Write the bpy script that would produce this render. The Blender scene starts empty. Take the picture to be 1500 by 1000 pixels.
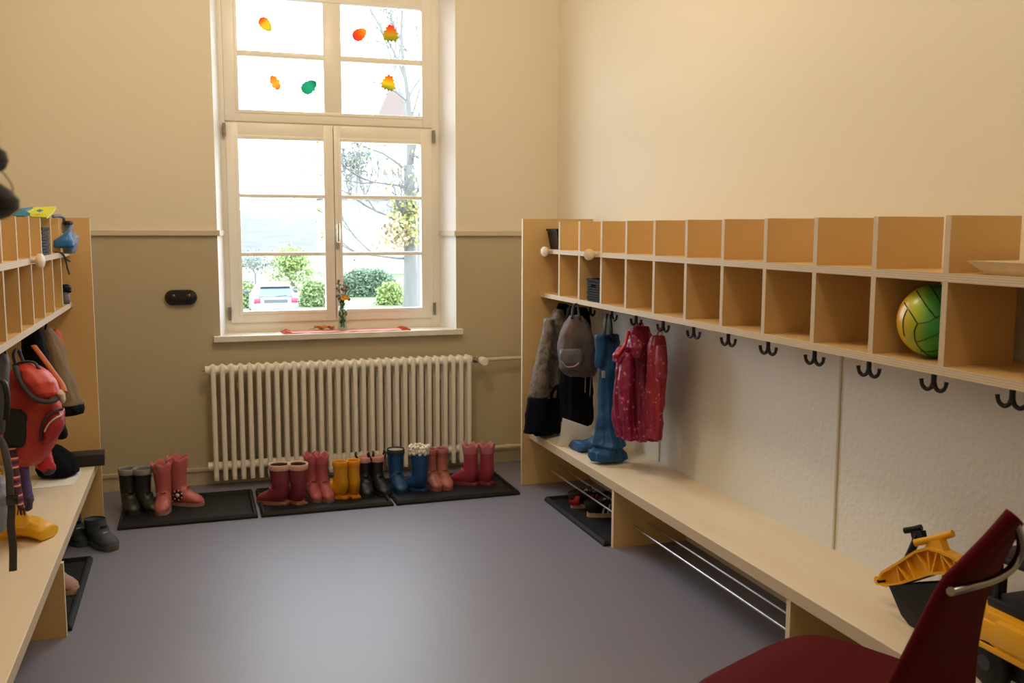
import bpy, bmesh, math, random
from mathutils import Vector, Matrix
PI = math.pi
SC = bpy.context.scene
COL = SC.collection
rnd = random.Random(7)

# ------------------------------------------------------------------ camera
FPX, PITCH, YAW, ROLL, H = 1401.55, math.radians(-6.7025), math.radians(18.3744), math.radians(.1656), 1.3143
FW = Vector((math.sin(YAW)*math.cos(PITCH), math.cos(YAW)*math.cos(PITCH), math.sin(PITCH)))
RT = Vector((math.cos(YAW), -math.sin(YAW), 0)); UP = RT.cross(FW)
RT, UP = math.cos(ROLL)*RT+math.sin(ROLL)*UP, -math.sin(ROLL)*RT+math.cos(ROLL)*UP
CAM = Vector((0, 0, H))
cd = bpy.data.cameras.new('camera'); cam = bpy.data.objects.new('camera', cd); COL.objects.link(cam)
cd.sensor_width = 36; cd.lens = FPX/1500*36; cd.clip_start = .05; cd.clip_end = 2000
cam.matrix_world = Matrix(((RT.x, UP.x, -FW.x, 0), (RT.y, UP.y, -FW.y, 0), (RT.z, UP.z, -FW.z, H), (0, 0, 0, 1)))
cd.dof.use_dof = True; cd.dof.focus_distance = 4.3; cd.dof.aperture_fstop = 8.0
SC.camera = cam

def at(u, v, ax, val):
    "survey: the point of the photograph's pixel on a plane of the room"
    d = FW + RT*((u-750)/FPX) + UP*((500-v)/FPX); i = 'XYZ'.index(ax)
    return CAM + d*((val-CAM[i])/d[i])

# ------------------------------------------------------------------ materials
def mat(name, base, rough=.5, metal=0., spec=.5, bump=None, mottle=None, emit=None, coat=0, sheen=0):
    m = bpy.data.materials.new(name); m.use_nodes = True
    nt = m.node_tree; b = nt.nodes['Principled BSDF']
    b.inputs['Base Color'].default_value = (*base, 1); b.inputs['Roughness'].default_value = rough
    b.inputs['Metallic'].default_value = metal; b.inputs['Specular IOR Level'].default_value = spec
    if coat: b.inputs['Coat Weight'].default_value = coat; b.inputs['Coat Roughness'].default_value = .1
    if sheen: b.inputs['Sheen Weight'].default_value = sheen
    if mottle or bump:
        tc = nt.nodes.new('ShaderNodeTexCoord')
    if mottle:      # (scale vec, other colour, amount)
        mp = nt.nodes.new('ShaderNodeMapping'); mp.inputs['Scale'].default_value = mottle[0]
        nz = nt.nodes.new('ShaderNodeTexNoise'); nz.inputs['Scale'].default_value = 1; nz.inputs['Detail'].default_value = 5
        rp = nt.nodes.new('ShaderNodeValToRGB')
        rp.color_ramp.elements[0].position = .35; rp.color_ramp.elements[1].position = .68
        rp.color_ramp.elements[0].color = (*base, 1); rp.color_ramp.elements[1].color = (*mottle[1], 1)
        nt.links.new(tc.outputs['Object'], mp.inputs['Vector']); nt.links.new(mp.outputs[0], nz.inputs['Vector'])
        nt.links.new(nz.outputs['Fac'], rp.inputs[0]); nt.links.new(rp.outputs[0], b.inputs['Base Color'])
    if bump:        # (scale, strength, distance)
        n2 = nt.nodes.new('ShaderNodeTexNoise'); n2.inputs['Scale'].default_value = bump[0]; n2.inputs['Detail'].default_value = 4
        bp = nt.nodes.new('ShaderNodeBump'); bp.inputs['Strength'].default_value = bump[1]; bp.inputs['Distance'].default_value = bump[2]
        nt.links.new(tc.outputs['Object'], n2.inputs['Vector']); nt.links.new(n2.outputs['Fac'], bp.inputs['Height'])
        nt.links.new(bp.outputs[0], b.inputs['Normal'])
    return m

def set_ramp(cr, stops):
    cr.elements[0].position = 0; cr.elements[1].position = 1
    for p, c in stops[1:-1]: cr.elements.new(p).color = (*c, 1)
    cr.elements[0].color = (*stops[0][1], 1); cr.elements[len(stops)-1].color = (*stops[-1][1], 1)
    cr.elements[0].position = stops[0][0]; cr.elements[len(stops)-1].position = stops[-1][0]

def ramp_mat(name, tex, stops, rough=.6, scale=(1, 1, 1), tex_scale=1., bump=None, const=False, rot=(0, 0, 0), loc=(0, 0, 0)):
    m = bpy.data.materials.new(name); m.use_nodes = True
    nt = m.node_tree; b = nt.nodes['Principled BSDF']; b.inputs['Roughness'].default_value = rough
    tc = nt.nodes.new('ShaderNodeTexCoord'); mp = nt.nodes.new('ShaderNodeMapping')
    mp.inputs['Scale'].default_value = scale; mp.inputs['Rotation'].default_value = rot; mp.inputs['Location'].default_value = loc
    nt.links.new(tc.outputs['Object'], mp.inputs['Vector'])
    if tex == 'noise':
        t = nt.nodes.new('ShaderNodeTexNoise'); t.inputs['Scale'].default_value = tex_scale; t.inputs['Detail'].default_value = 4; o = t.outputs['Fac']
    elif tex == 'wave':
        t = nt.nodes.new('ShaderNodeTexWave'); t.inputs['Scale'].default_value = tex_scale; t.inputs['Distortion'].default_value = .6; o = t.outputs['Fac']
    elif tex == 'voronoi':
        t = nt.nodes.new('ShaderNodeTexVoronoi'); t.inputs['Scale'].default_value = tex_scale; o = t.outputs['Distance']
    else:
        t = nt.nodes.new('ShaderNodeTexGradient'); o = t.outputs['Fac']
    nt.links.new(mp.outputs[0], t.inputs['Vector'])
    rp = nt.nodes.new('ShaderNodeValToRGB'); cr = rp.color_ramp
    if const: cr.interpolation = 'CONSTANT'
    set_ramp(cr, stops)
    nt.links.new(o, rp.inputs[0]); nt.links.new(rp.outputs[0], b.inputs['Base Color'])
    if bump:
        n2 = nt.nodes.new('ShaderNodeTexNoise'); n2.inputs['Scale'].default_value = bump[0]
        bp = nt.nodes.new('ShaderNodeBump'); bp.inputs['Strength'].default_value = bump[1]; bp.inputs['Distance'].default_value = bump[2]
        nt.links.new(tc.outputs['Object'], n2.inputs['Vector']); nt.links.new(n2.outputs['Fac'], bp.inputs['Height'])
        nt.links.new(bp.outputs[0], b.inputs['Normal'])
    return m

def glass_mat(name, tint=(1, 1, 1), refl=.06):
    m = bpy.data.materials.new(name); m.use_nodes = True
    nt = m.node_tree; nt.nodes.clear()
    out = nt.nodes.new('ShaderNodeOutputMaterial'); mx = nt.nodes.new('ShaderNodeMixShader')
    tr = nt.nodes.new('ShaderNodeBsdfTransparent'); gl = nt.nodes.new('ShaderNodeBsdfGlossy'); fr = nt.nodes.new('ShaderNodeFresnel')
    tr.inputs['Color'].default_value = (*tint, 1); gl.inputs['Roughness'].default_value = .02; fr.inputs['IOR'].default_value = 1.0+refl*6
    ge = nt.nodes.new('ShaderNodeNewGeometry'); mu = nt.nodes.new('ShaderNodeMath'); mu.operation = 'MULTIPLY'; su = nt.nodes.new('ShaderNodeMath'); su.operation = 'SUBTRACT'; su.inputs[0].default_value = 1
    nt.links.new(ge.outputs['Backfacing'], su.inputs[1]); nt.links.new(fr.outputs[0], mu.inputs[0]); nt.links.new(su.outputs[0], mu.inputs[1])
    nt.links.new(mu.outputs[0], mx.inputs[0]); nt.links.new(tr.outputs[0], mx.inputs[1]); nt.links.new(gl.outputs[0], mx.inputs[2])
    nt.links.new(mx.outputs[0], out.inputs['Surface'])
    return m

M = {}
M['wall'] = mat('cream_wall_paint', (.80, .735, .60), .75, spec=.2, bump=(160, .15, .002))
M['dado'] = mat('olive_beige_dado_paint', (.50, .435, .30), .5, spec=.35, bump=(120, .1, .002))
M['dado_trim'] = mat('beige_trim_paint', (.62, .56, .43), .5, spec=.35)
M['panel'] = mat('textured_white_wall_covering', (.78, .78, .76), .7, spec=.25, bump=(55, .5, .006))
M['reveal'] = mat('white_reveal_paint', (.86, .86, .85), .6, spec=.3)
M['winwood'] = mat('cream_window_gloss', (.88, .84, .75), .35, spec=.5)
M['floor'] = mat('grey_linoleum', (.172, .170, .228), .48, spec=.95, mottle=((1.3, 1.3, 1.3), (.186, .182, .240)), bump=(220, .05, .001))
M['ceiling'] = mat('white_ceiling', (.85, .83, .78), .8)
WOOD = (.66, .43, .175)
M['ply'] = mat('birch_plywood_face', WOOD, .42, spec=.4, mottle=((2.2, 2.2, .5), (.70, .475, .215)))
M['ply_top'] = mat('pale_birch_bench_top', (.84, .735, .565), .38, spec=.45, mottle=((7, 1.6, 7), (.78, .65, .46)))
def ply_edge(name, axis):
    sc = [0, 0, 0]; sc[axis] = 1
    r = (0, 0, 0) if axis == 0 else ((0, 0, -PI/2) if axis == 1 else (0, PI/2, 0))
    return ramp_mat(name, 'wave', [(.0, (.50, .385, .25)), (.5, (.61, .49, .34)), (1, (.66, .54, .385))], .55, (1, 1, 1), 55., rot=r)
M['edge_z'] = ply_edge('plywood_edge_layers_flat', 2)
M['edge_y'] = ply_edge('plywood_edge_layers_upright', 1)
M['edge_pale'] = mat('sealed_plywood_edge', (.70, .60, .45), .5)
M['rad'] = mat('cream_radiator_enamel', (.88, .85, .77), .3, spec=.5)
M['white_plastic'] = mat('white_plastic', (.80, .78, .74), .35)
M['black'] = mat('black_gloss_plastic', (.008, .008, .009), .18, spec=.6)
M['blackm'] = mat('black_matt_plastic', (.009, .009, .010), .5, spec=.25)
M['hook'] = mat('black_cast_hook', (.012, .012, .012), .38)
M['mat_rubber'] = mat('black_rubber_tray', (.010, .0105, .011), .6, spec=.3, bump=(90, .4, .004))
M['chrome'] = mat('chrome', (.34, .32, .31), .2, metal=1.)
M['handle_metal'] = mat('satin_handle_metal', (.80, .79, .77), .30, metal=.8)
M['brass'] = mat('worn_hinge_metal', (.33, .30, .24), .35, metal=.9)
M['steel'] = mat('steel_rod', (.62, .62, .63), .28, metal=1.)
M['paper'] = mat('white_paper', (.80, .79, .76), .7)
M['marble'] = mat('pale_sill_stone', (.80, .78, .74), .25, mottle=((9, 9, 9), (.72, .66, .56)))
M['glass'] = glass_mat('window_glass')
M['vaseglass'] = glass_mat('vase_glass', (.86, .93, .90), .09)
M['yellow'] = mat('yellow_toy_plastic', (.80, .39, .006), .33, spec=.5)
M['redfab'] = mat('dark_red_upholstery', (.085, .003, .004), .85, spec=.12, bump=(420, .4, .001))
M['disc'] = mat('pale_wood_disc', (.78, .66, .48), .5, mottle=((40, 40, 40), (.70, .55, .36)))

# ------------------------------------------------------------------ object helpers
ORG = {}
def link(o):
    COL.objects.link(o); return o
def props(o, label=None, cat=None, group=None, kind=None):
    if label: o['label'] = label
    if cat: o['category'] = cat
    if group: o['group'] = group
    if kind: o['kind'] = kind
    return o
def thing(name, label, cat, loc=(0, 0, 0), rz=0, group=None):
    o = link(bpy.data.objects.new(name, None)); o.location = loc; o.rotation_euler = (0, 0, rz); o.empty_display_size = .05
    ORG[o.name] = Vector(loc)
    return props(o, label, cat, group)
def obj(name, bm, mats, parent=None, local=False, smooth=None, org=None, label=None):
    "one mesh object from a bmesh drawn in room coordinates (or in the parent's own when local)"
    bmesh.ops.remove_doubles(bm, verts=bm.verts, dist=1e-6)
    bmesh.ops.recalc_face_normals(bm, faces=bm.faces)
    off = Vector((0, 0, 0))
    if parent is not None and not local: off = ORG.get(parent.name, off)
    elif org is not None: off = Vector(org)
    if off.length: bmesh.ops.translate(bm, verts=bm.verts, vec=-off)
    me = bpy.data.meshes.new(name); bm.to_mesh(me); bm.free()
    for m in (mats if isinstance(mats, (list, tuple)) else [mats]): me.materials.append(M[m] if isinstance(m, str) else m)
    o = link(bpy.data.objects.new(name, me)); ORG[o.name] = off
    if parent is not None: o.parent = parent
    elif org is not None: o.location = org
    if smooth is not None:
        for p in me.polygons: p.use_smooth = True
        if smooth < 180:
            me.set_sharp_from_angle(angle=math.radians(smooth))
    if label: o['label'] = label
    return o
def struct(name, bm, mats, smooth=None, label=None):
    o = obj(name, bm, mats, smooth=smooth); o['kind'] = 'structure'
    return props(o, label)
def single(name, bm, mats, label, cat, group=None, smooth=None):
    c = sum((v.co for v in bm.verts), Vector())/len(bm.verts); c.z = min(v.co.z for v in bm.verts)
    return props(obj(name, bm, mats, org=c, smooth=smooth), label, cat, group)
def dup(root, loc=None, rz=None, label=None):
    r = root.copy(); COL.objects.link(r)
    if loc is not None: r.location = loc
    if rz is not None: r.rotation_euler = (0, 0, rz)
    if label: r['label'] = label
    for ch in list(root.children):
        c = ch.copy(); COL.objects.link(c); c.parent = r
        for g in ch.children:
            d = g.copy(); COL.objects.link(d); d.parent = c
    return r
def sub(o, n=1):
    m = o.modifiers.new('sub', 'SUBSURF'); m.levels = n; m.render_levels = n; return o

# ------------------------------------------------------------------ shape helpers
def B(): return bmesh.new()
def box(bm, x0, x1, y0, y1, z0, z1, bev=0, mi=0, thin=None, edge_mi=1, M4=None):
    t = bmesh.new()
    bmesh.ops.create_cube(t, size=1)
    for v in t.verts:
        v.co = Vector(((x0+x1)/2+v.co.x*(x1-x0), (y0+y1)/2+v.co.y*(y1-y0), (z0+z1)/2+v.co.z*(z1-z0)))
    t.normal_update()
    for f in t.faces:
        f.material_index = mi
        if thin is not None and abs(f.normal[thin]) < .5: f.material_index = edge_mi
    if bev: bmesh.ops.bevel(t, geom=t.edges[:], offset=bev, segments=2, affect='EDGES', profile=.5)
    if M4 is not None: bmesh.ops.transform(t, matrix=M4, verts=t.verts)
    join(bm, t)
def join(bm, t):
    me = bpy.data.meshes.new('tmp'); t.to_mesh(me); t.free(); bm.from_mesh(me); bpy.data.meshes.remove(me)
def rings_to(bm, rings, cap0=True, cap1=True, closed=True):
    vs = [[bm.verts.new(p) for p in r] for r in rings]
    n = len(vs[0])
    for a, b in zip(vs, vs[1:]):
        for i in range(n if closed else n-1):
            j = (i+1) % n
            bm.faces.new((a[i], a[j], b[j], b[i]))
    if cap0: bm.faces.new(vs[0])
    if cap1: bm.faces.new(vs[-1][::-1])
    return vs
def tube(bm, pts, rad, seg=10, cap=True, squash=1.):
    pts = [Vector(p) for p in pts]
    if not isinstance(rad, (list, tuple)): rad = [rad]*len(pts)
    rings = []; ref = None
    for i, p in enumerate(pts):
        d = (pts[min(i+1, len(pts)-1)]-pts[max(i-1, 0)])
        d = d.normalized() if d.length > 1e-9 else Vector((0, 0, 1))
        if ref is None: ref = Vector((0, 0, 1)) if abs(d.z) < .9 else Vector((1, 0, 0))
        s = d.cross(ref); s = s.normalized() if s.length > 1e-6 else d.orthogonal().normalized()
        ref = s.cross(d).normalized()
        rings.append([p+s*(math.cos(2*PI*k/seg)*rad[i])+ref*(math.sin(2*PI*k/seg)*rad[i]*squash) for k in range(seg)])
    rings_to(bm, rings, cap, cap)
def smooth_path(pts, n=6):
    pts = [Vector(p) for p in pts]; out = []
    for i in range(len(pts)-1):
        p0, p1, p2, p3 = pts[max(i-1, 0)], pts[i], pts[i+1], pts[min(i+2, len(pts)-1)]
        for k in range(n):
            t = k/n
            out.append(.5*((2*p1)+(p2-p0)*t+(2*p0-5*p1+4*p2-p3)*t*t+(3*p1-p0-3*p2+p3)*t**3))
    out.append(pts[-1]); return out
def lathe(bm, prof, c=(0, 0, 0), seg=24, axis='Z', cap0=True, cap1=True):
    c = Vector(c); rings = []
    for r, h in prof:
        ring = []
        for k in range(seg):
            a, b = math.cos(2*PI*k/seg)*r, math.sin(2*PI*k/seg)*r
            ring.append(c+(Vector((a, b, h)) if axis == 'Z' else Vector((h, a, b)) if axis == 'X' else Vector((a, h, b))))
        rings.append(ring)
    rings_to(bm, rings, cap0, cap1)
def ball(bm, c, r, u=16, v=10, sx=1, sy=1, sz=1):
    t = bmesh.new(); bmesh.ops.create_uvsphere(t, u_segments=u, v_segments=v, radius=r)
    for q in t.verts: q.co = Vector((q.co.x*sx, q.co.y*sy, q.co.z*sz))+Vector(c)
    join(bm, t)
def prism(bm, outline, ext):
    "extrude a planar 3D outline by a vector"
    e = Vector(ext); rings_to(bm, [[Vector(p) for p in outline], [Vector(p)+e for p in outline]])
def blob(bm, rings, seg=36, fold=0, nf=7, ph=0., drift=1.5, power=2., cap=True):
    "cloth volume: rings of (centre, U, V); folds run along it"
    out = []
    for i, (c, U, V) in enumerate(rings):
        r = []
        for k in range(seg):
            a = 2*PI*k/seg; ca, sa = math.cos(a), math.sin(a)
            ca2 = math.copysign(abs(ca)**(2/power), ca); sa2 = math.copysign(abs(sa)**(2/power), sa)
            t = i/max(1, len(rings)-1)
            f = 1+fold*(.6*math.sin(nf*a+ph+drift*t)+.4*math.sin((nf*2+1)*a+1.7*ph-2*drift*t)+.5*math.sin(3*a+9*t+ph))*(.45+.8*t)
            r.append(Vector(c)+Vector(U)*(ca2*f)+Vector(V)*(sa2*f))
        out.append(r)
    rings_to(bm, out, cap, cap)
def outline_rings(rows, n=5):
    "rows (v,uL,uR,Y,depth) surveyed on planes facing the camera -> rings"
    rr = []
    for (v, a, b, Y, d) in rows:
        p, q = at(a, v, 'Y', Y), at(b, v, 'Y', Y)
        rr.append(((p+q)/2, (q-p)/2, Vector((0, d, 0))))
    out = []
    for i in range(len(rr)-1):
        for k in range(n):
            t = k/n; s = t*t*(3-2*t)*.5+t*.5
            out.append(tuple(rr[i][j].lerp(rr[i+1][j], s) for j in range(3)))
    out.append(rr[-1]); return out
def taper_ends(rings, k=.35):
    rings = [tuple(Vector(q) for q in r) for r in rings]
    c, U, V = rings[0]; c2, U2, V2 = rings[-1]
    return [(c, U*k, V*k)]+rings+[(c2, U2*k, V2*k)]

# ================================================================== THE ROOM
XW, XL, YW, YR = 1.952, -.83, 5.076, 5.206      # right wall, left wall, window wall, window plane
R0, R1, SILLZ, HEADZ = .118, 1.362, .769, 2.62
CEIL, YF = 3.35, -1.6
b = B(); box(b, XL-.3, XW+.3, YF-.3, YW+.4, -.12, 0); struct('floor', b, 'floor')
b = B(); box(b, XL-.3, XW+.3, YF-.3, YW+.4, CEIL, CEIL+.12); struct('ceiling', b, 'ceiling')
b = B(); box(b, XL-.25, XL, YF-.25, YW+.35, 0, CEIL); struct('wall_left', b, 'wall')
b = B(); box(b, XL, XW, YF-.25, YF, 0, CEIL); struct('wall_front', b, 'wall')
# window wall with a splayed white reveal
b = B()
DZ = 1.29
for (x0, x1, z0, z1, mi) in [(XL, R0, DZ, CEIL, 0), (XL, R0, 0, DZ, 1), (R1, XW, DZ, CEIL, 0), (R1, XW, 0, DZ, 1), (R0, R1, HEADZ, CEIL, 0), (R0, R1, 0, SILLZ-.03, 1)]:
    t = bmesh.new(); bmesh.ops.create_cube(t, size=1)
    for v in t.verts: v.co = Vector(((x0+x1)/2+v.co.x*(x1-x0), YW+.16+v.co.y*.32, (z0+z1)/2+v.co.z*(z1-z0)))
    t.normal_update()
    for f in t.faces:
        f.material_index = mi
        c = f.calc_center_median()
        if abs(f.normal.x) > .5 and R0-.01 < c.x < R1+.01: f.material_index = 2
        if f.normal.z < -.5 and abs(c.z-HEADZ) < .01: f.material_index = 2
    join(b, t)
for xo, xi in ((R0, .153), (R1, 1.307)):      # splayed reveal
    t = bmesh.new(); prism(t, [(xo, YW+.0008, SILLZ-.001), (xo, YW+.32, SILLZ-.001), (xi, YW+.32, SILLZ-.001), (xi, YR, SILLZ-.001)], (0, 0, HEADZ-SILLZ))
    for f in t.faces: f.material_index = 2
    join(b, t)
struct('wall_back', b, ['wall', 'dado', 'reveal'])
# right wall: painted above, textured white covering between bench and shelf
b = B(); box(b, XW, XW+.25, YF-.25, YW+.35, 0, CEIL); struct('wall_right', b, 'wall')
b = B(); box(b, XW-.012, XW, 1.0, 4.56, .2, 1.02); struct('wall_right_covering', b, 'panel')
yse = at(1232, 660, 'X', XW).y
for k, (y, w) in enumerate([(yse, .011), (at(970, 640, 'X', XW).y, .011)]):
    b = B(); box(b, XW-.017, XW-.011, y-w/2, y+w/2, .287, .972, .002); struct('trim_%d' % (k+3), b, 'dado_trim', label='thin upright cover strip on the white wall covering')
# dado ledge, returning a little into the reveal
for k, (x0, x1, rx0, rx1) in enumerate([(XL, R0, R0-.004, R0+.012), (R1, XW, R1-.012, R1+.004)]):
    b = B(); box(b, x0, x1, YW-.018, YW+.002, 1.276, 1.304, .003); prism(b, [(rx0, YW-.0175, 1.2765), (rx1, YW-.0175, 1.2765), (rx1+(.030 if k == 0 else -.053), YW+.12, 1.2765), (rx0+(.030 if k == 0 else -.053), YW+.12, 1.2765)], (0, 0, .027))
    struct('trim_%d' % (k+1), b, 'dado_trim', label='beige dado ledge %s the window' % ('left of', 'right of')[k])
# baseboard
b = B(); box(b, XL, XW, YW-.012, YW+.002, 0, .071, .002); box(b, XL, XW, YW-.02, YW+.002, .071, .092, .004); struct('baseboard_back', b, 'dado')
# stone sill
b = B(); box(b, R0-.034, R1+.03, YW-.04, YW+.002, SILLZ-.03, SILLZ, .003); box(b, R0, R1, YW, YR+.02, SILLZ-.03, SILLZ, .001)
struct('window_sill', b, 'marble', label='pale stone window sill')

# ------------------------------------------------------------------ window
W = link(bpy.data.objects.new('window_1', None)); W['kind'] = 'structure'; ORG['window_1'] = Vector((.73, YR, SILLZ)); W.location = ORG['window_1']
def frame_bars(x0, x1, z0, z1, gx0, gx1, gz0, gz1, y0, y1, bev=.003):
    t = B()
    box(t, x0, gx0, y0, y1, z0, z1, bev); box(t, gx1, x1, y0, y1, z0, z1, bev)
    box(t, gx0-.001, gx1+.001, y0, y1, z0, gz0, bev); box(t, gx0-.001, gx1+.001, y0, y1, gz1, z1, bev)
    return t
FX0, FX1 = .150, 1.307
t = frame_bars(.150, 1.310, SILLZ-.005, HEADZ+.005, FX0+.04, FX1-.055, .835, 2.55, YR+.012, YR+.075)
box(t, .715, .737, YR+.046, YR+.06, .82, 1.86, .002)
box(t, FX0+.03, FX1-.045, YR+.012, YR+.075, 1.84, 1.885, .002)
obj('window_frame', t, 'winwood', W, smooth=35)
def sash(name, x0, x1, z0, z1, panes, mz, mw, mull=None):
    t = B(); gx0, gx1 = panes[0][0], panes[-1][1]; gz0, gz1 = panes[0][2], panes[0][3]
    y0, y1 = YR, YR+.045
    t = frame_bars(x0, x1, z0, z1, gx0, gx1, gz0, gz1, y0, y1)
    # inner bead round the glass
    bd = frame_bars(gx0-.018, gx1+.018, gz0-.018, gz1+.018, gx0, gx1, gz0, gz1, y0-.004, y0+.01, .002); join(t, bd)
    if mull: box(t, mull[0], mull[1], y0, y1, gz0-.001, gz1+.001, .003)
    for z in mz: box(t, gx0-.001, gx1+.001, y0+.006, y1-.006, z-mw/2, z+mw/2, .003)
    s = obj(name, t, 'winwood', W, smooth=35)
    return s
def pane(x0, x1, z0, z1, parent):
    t = B(); box(t, x0-.004, x1+.004, YR+.020, YR+.024, z0-.004, z1+.004); obj('pane', t, 'glass', parent)
s = sash('upper_sash', .176, 1.264, 1.862, 2.56, [(.249, .682, 1.921, 2.484), (.776, 1.209, 1.921, 2.484)], [2.206], .028, (.682, .776))
for x0, x1 in [(.249, .682), (.776, 1.209)]:
    for z0, z1 in [(1.921, 2.192), (2.220, 2.484)]: pane(x0, x1, z0, z1, s)
s1 = sash('casement', .178, .7245, .82, 1.855, [(.240, .673, .880, 1.774)], [1.483, 1.179], .019)
s2 = sash('casement', .7275, 1.263, .82, 1.855, [(.766, 1.2, .880, 1.774)], [1.483, 1.179], .019)
for sx, x0, x1 in [(s1, .240, .673), (s2, .766, 1.2)]:
    for z0, z1 in [(.880, 1.1695), (1.1885, 1.4735), (1.4925, 1.774)]: pane(x0, x1, z0, z1, sx)
# cover strip, handle, hinges
t = B(); hx = .7385; box(t, hx-.011, hx+.011, YR-.010, YR+.001, 1.205, 1.285, .004); box(t, hx-.008, hx+.008, YR-.038, YR-.010, 1.237, 1.253, .003)
tube(t, smooth_path([(hx, YR-.036, 1.245), (hx, YR-.042, 1.25), (hx, YR-.044, 1.27), (hx, YR-.042, 1.34)], 4), .0085, 10)
obj('window_handle', t, 'handle_metal', s2, smooth=40, label='shiny metal window handle')
for (hx, hz) in [(.170, 1.815), (1.272, 1.815), (.170, .87), (1.272, .87)]:
    t = B(); tube(t, [(hx, YR-.008, hz-.034), (hx, YR-.008, hz+.034)], .0075, 10); box(t, hx-.004, hx+.004, YR-.008, YR+.014, hz-.03, hz+.03, .001)
    obj('hinge', t, 'brass', W, smooth=40)

# ------------------------------------------------------------------ leaf pictures stuck on the panes
def leaf_outline(kind, n=44):
    pts = []
    for k in range(n):
        a = 2*PI*k/n
        if kind == 'oval': r = .5*(1-.28*abs(math.sin(a)))*(.62+.38*abs(math.cos(a))); x, z = math.cos(a)*.5, math.sin(a)*.35*(1-.25*math.cos(a))*(1+.07*math.sin(13*a))
        elif kind == 'oak':
            m = 1+.16*math.sin(9*a); x, z = math.cos(a)*.5, math.sin(a)*.30*m
        else:
            m = .43+.05*math.cos(3*a)+.05*math.sin(12*a); x, z = math.cos(a)*m, math.sin(a)*m*.92
        pts.append((x, z))
    return pts
leaves = [('oval', 389, 36, .062, -50, [(0, (.75, .08, .03)), (.45, (.85, .55, .06)), (1, (.45, .55, .12))], 'red, yellow and green leaf picture alone on the top left pane'),
          ('oval', 527, 50, .066, 35, [(0, (.50, .08, .12)), (.4, (.85, .16, .02)), (1, (.9, .45, .03))], 'orange leaf picture on the top right pane, left of the lobed one'),
          ('maple', 572, 50, .078, 90, [(0, (.10, .25, .05)), (.45, (.55, .40, .04)), (1, (.75, .04, .05))], 'green and red lobed leaf picture on the top right pane'),
          ('oak', 403, 121, .060, -62, [(0, (.85, .28, .04)), (.6, (.9, .5, .12)), (1, (.7, .25, .08))], 'orange wavy-edged leaf picture in the pane beside the green leaf'),
          ('oval', 453, 127, .070, 38, [(0, (.03, .38, .22)), (.6, (.04, .45, .30)), (1, (.02, .22, .14))], 'green pointed leaf picture, the only all-green one on the window'),
          ('maple', 569, 122, .074, 80, [(0, (.06, .22, .04)), (.5, (.75, .55, .05)), (1, (.85, .12, .02))], 'red, yellow and green lobed leaf picture, below the other lobed one')]
for i, (kd, u, v, s, rot, stops, lab) in enumerate(leaves):
    m = ramp_mat('leaf_paper_%d' % i, 'gradient', stops, .7, (.77/s, .77/s, .77/s), loc=(.5, 0, 0))
    nt_ = m.node_tree; pb_ = nt_.nodes['Principled BSDF']; tl_ = nt_.nodes.new('ShaderNodeBsdfTranslucent'); mx_ = nt_.nodes.new('ShaderNodeMixShader'); mx_.inputs[0].default_value = .55
    nt_.links.new(pb_.inputs['Base Color'].links[0].from_socket, tl_.inputs['Color']); nt_.links.new(pb_.outputs[0], mx_.inputs[1]); nt_.links.new(tl_.outputs[0], mx_.inputs[2]); nt_.links.new(mx_.outputs[0], nt_.nodes['Material Output'].inputs['Surface'])
    s *= 1.3; c = at(u, v, 'Y', YR+.018); t = B()
    ol = [Vector((x*s, 0, z*s)) for x, z in leaf_outline(kd)]
    prism(t, ol, (0, .0012, 0))
    st = .5*s; box(t, -st-.012, -st+.004, 0, .001, -.0016, .0016)
    o = obj('leaf_picture', t, m); o.location = c; o.rotation_euler = (0, -math.radians(rot), 0)
    props(o, lab, 'leaf decoration', 'leaf pictures on the window')

# ------------------------------------------------------------------ sill decoration
t = B(); nx, ny = 40, 6
RX0, RX1, RY0, RY1 = .475, 1.055, 5.05, 5.185
vs = {}
for i in range(nx+1):
    for j in range(ny+1):
        x = RX0+(RX1-RX0)*i/nx; y = RY0+(RY1-RY0)*j/ny+.004*math.sin(i*.5)
        vs[i, j] = t.verts.new((x, y, SILLZ+.004+.0012*math.sin(i*.9+j)))
for i in range(nx):
    for j in range(ny): t.faces.new((vs[i, j], vs[i+1, j], vs[i+1, j+1], vs[i, j+1]))
g = bmesh.ops.extrude_face_region(t, geom=t.faces[:])
for v in g['geom']:
    if isinstance(v, bmesh.types.BMVert): v.co.z -= .0035
run = thing('table_runner', 'red and pink fringed cloth lying on the window sill', 'cloth', (.765, 5.12, SILLZ))
M['runner'] = ramp_mat('runner_weave', 'noise', [(.0, (.50, .06, .03)), (.40, (.55, .13, .09)), (.52, (.60, .30, .25)), (1, (.66, .44, .38))], .85, (1, 6, 1), 14.)
M['fringe'] = mat('orange_red_fringe', (.52, .09, .04), .85)
obj('woven_cloth', t, 'runner', run, smooth=60)
for sx, x0 in [(-1, RX0), (1, RX1)]:
    t = B()
    for k in range(26):
        y = RY0+(RY1-RY0)*k/25; l = .035+.018*rnd.random()
        tube(t, [(x0, y, SILLZ+.004), (x0+sx*l*.5, y+rnd.uniform(-.006, .006), SILLZ+.006+.006*rnd.random()), (x0+sx*l, y+rnd.uniform(-.012, .012), SILLZ+.003)], .0022, 5)
    obj('fringe', t, 'fringe', run)
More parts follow.
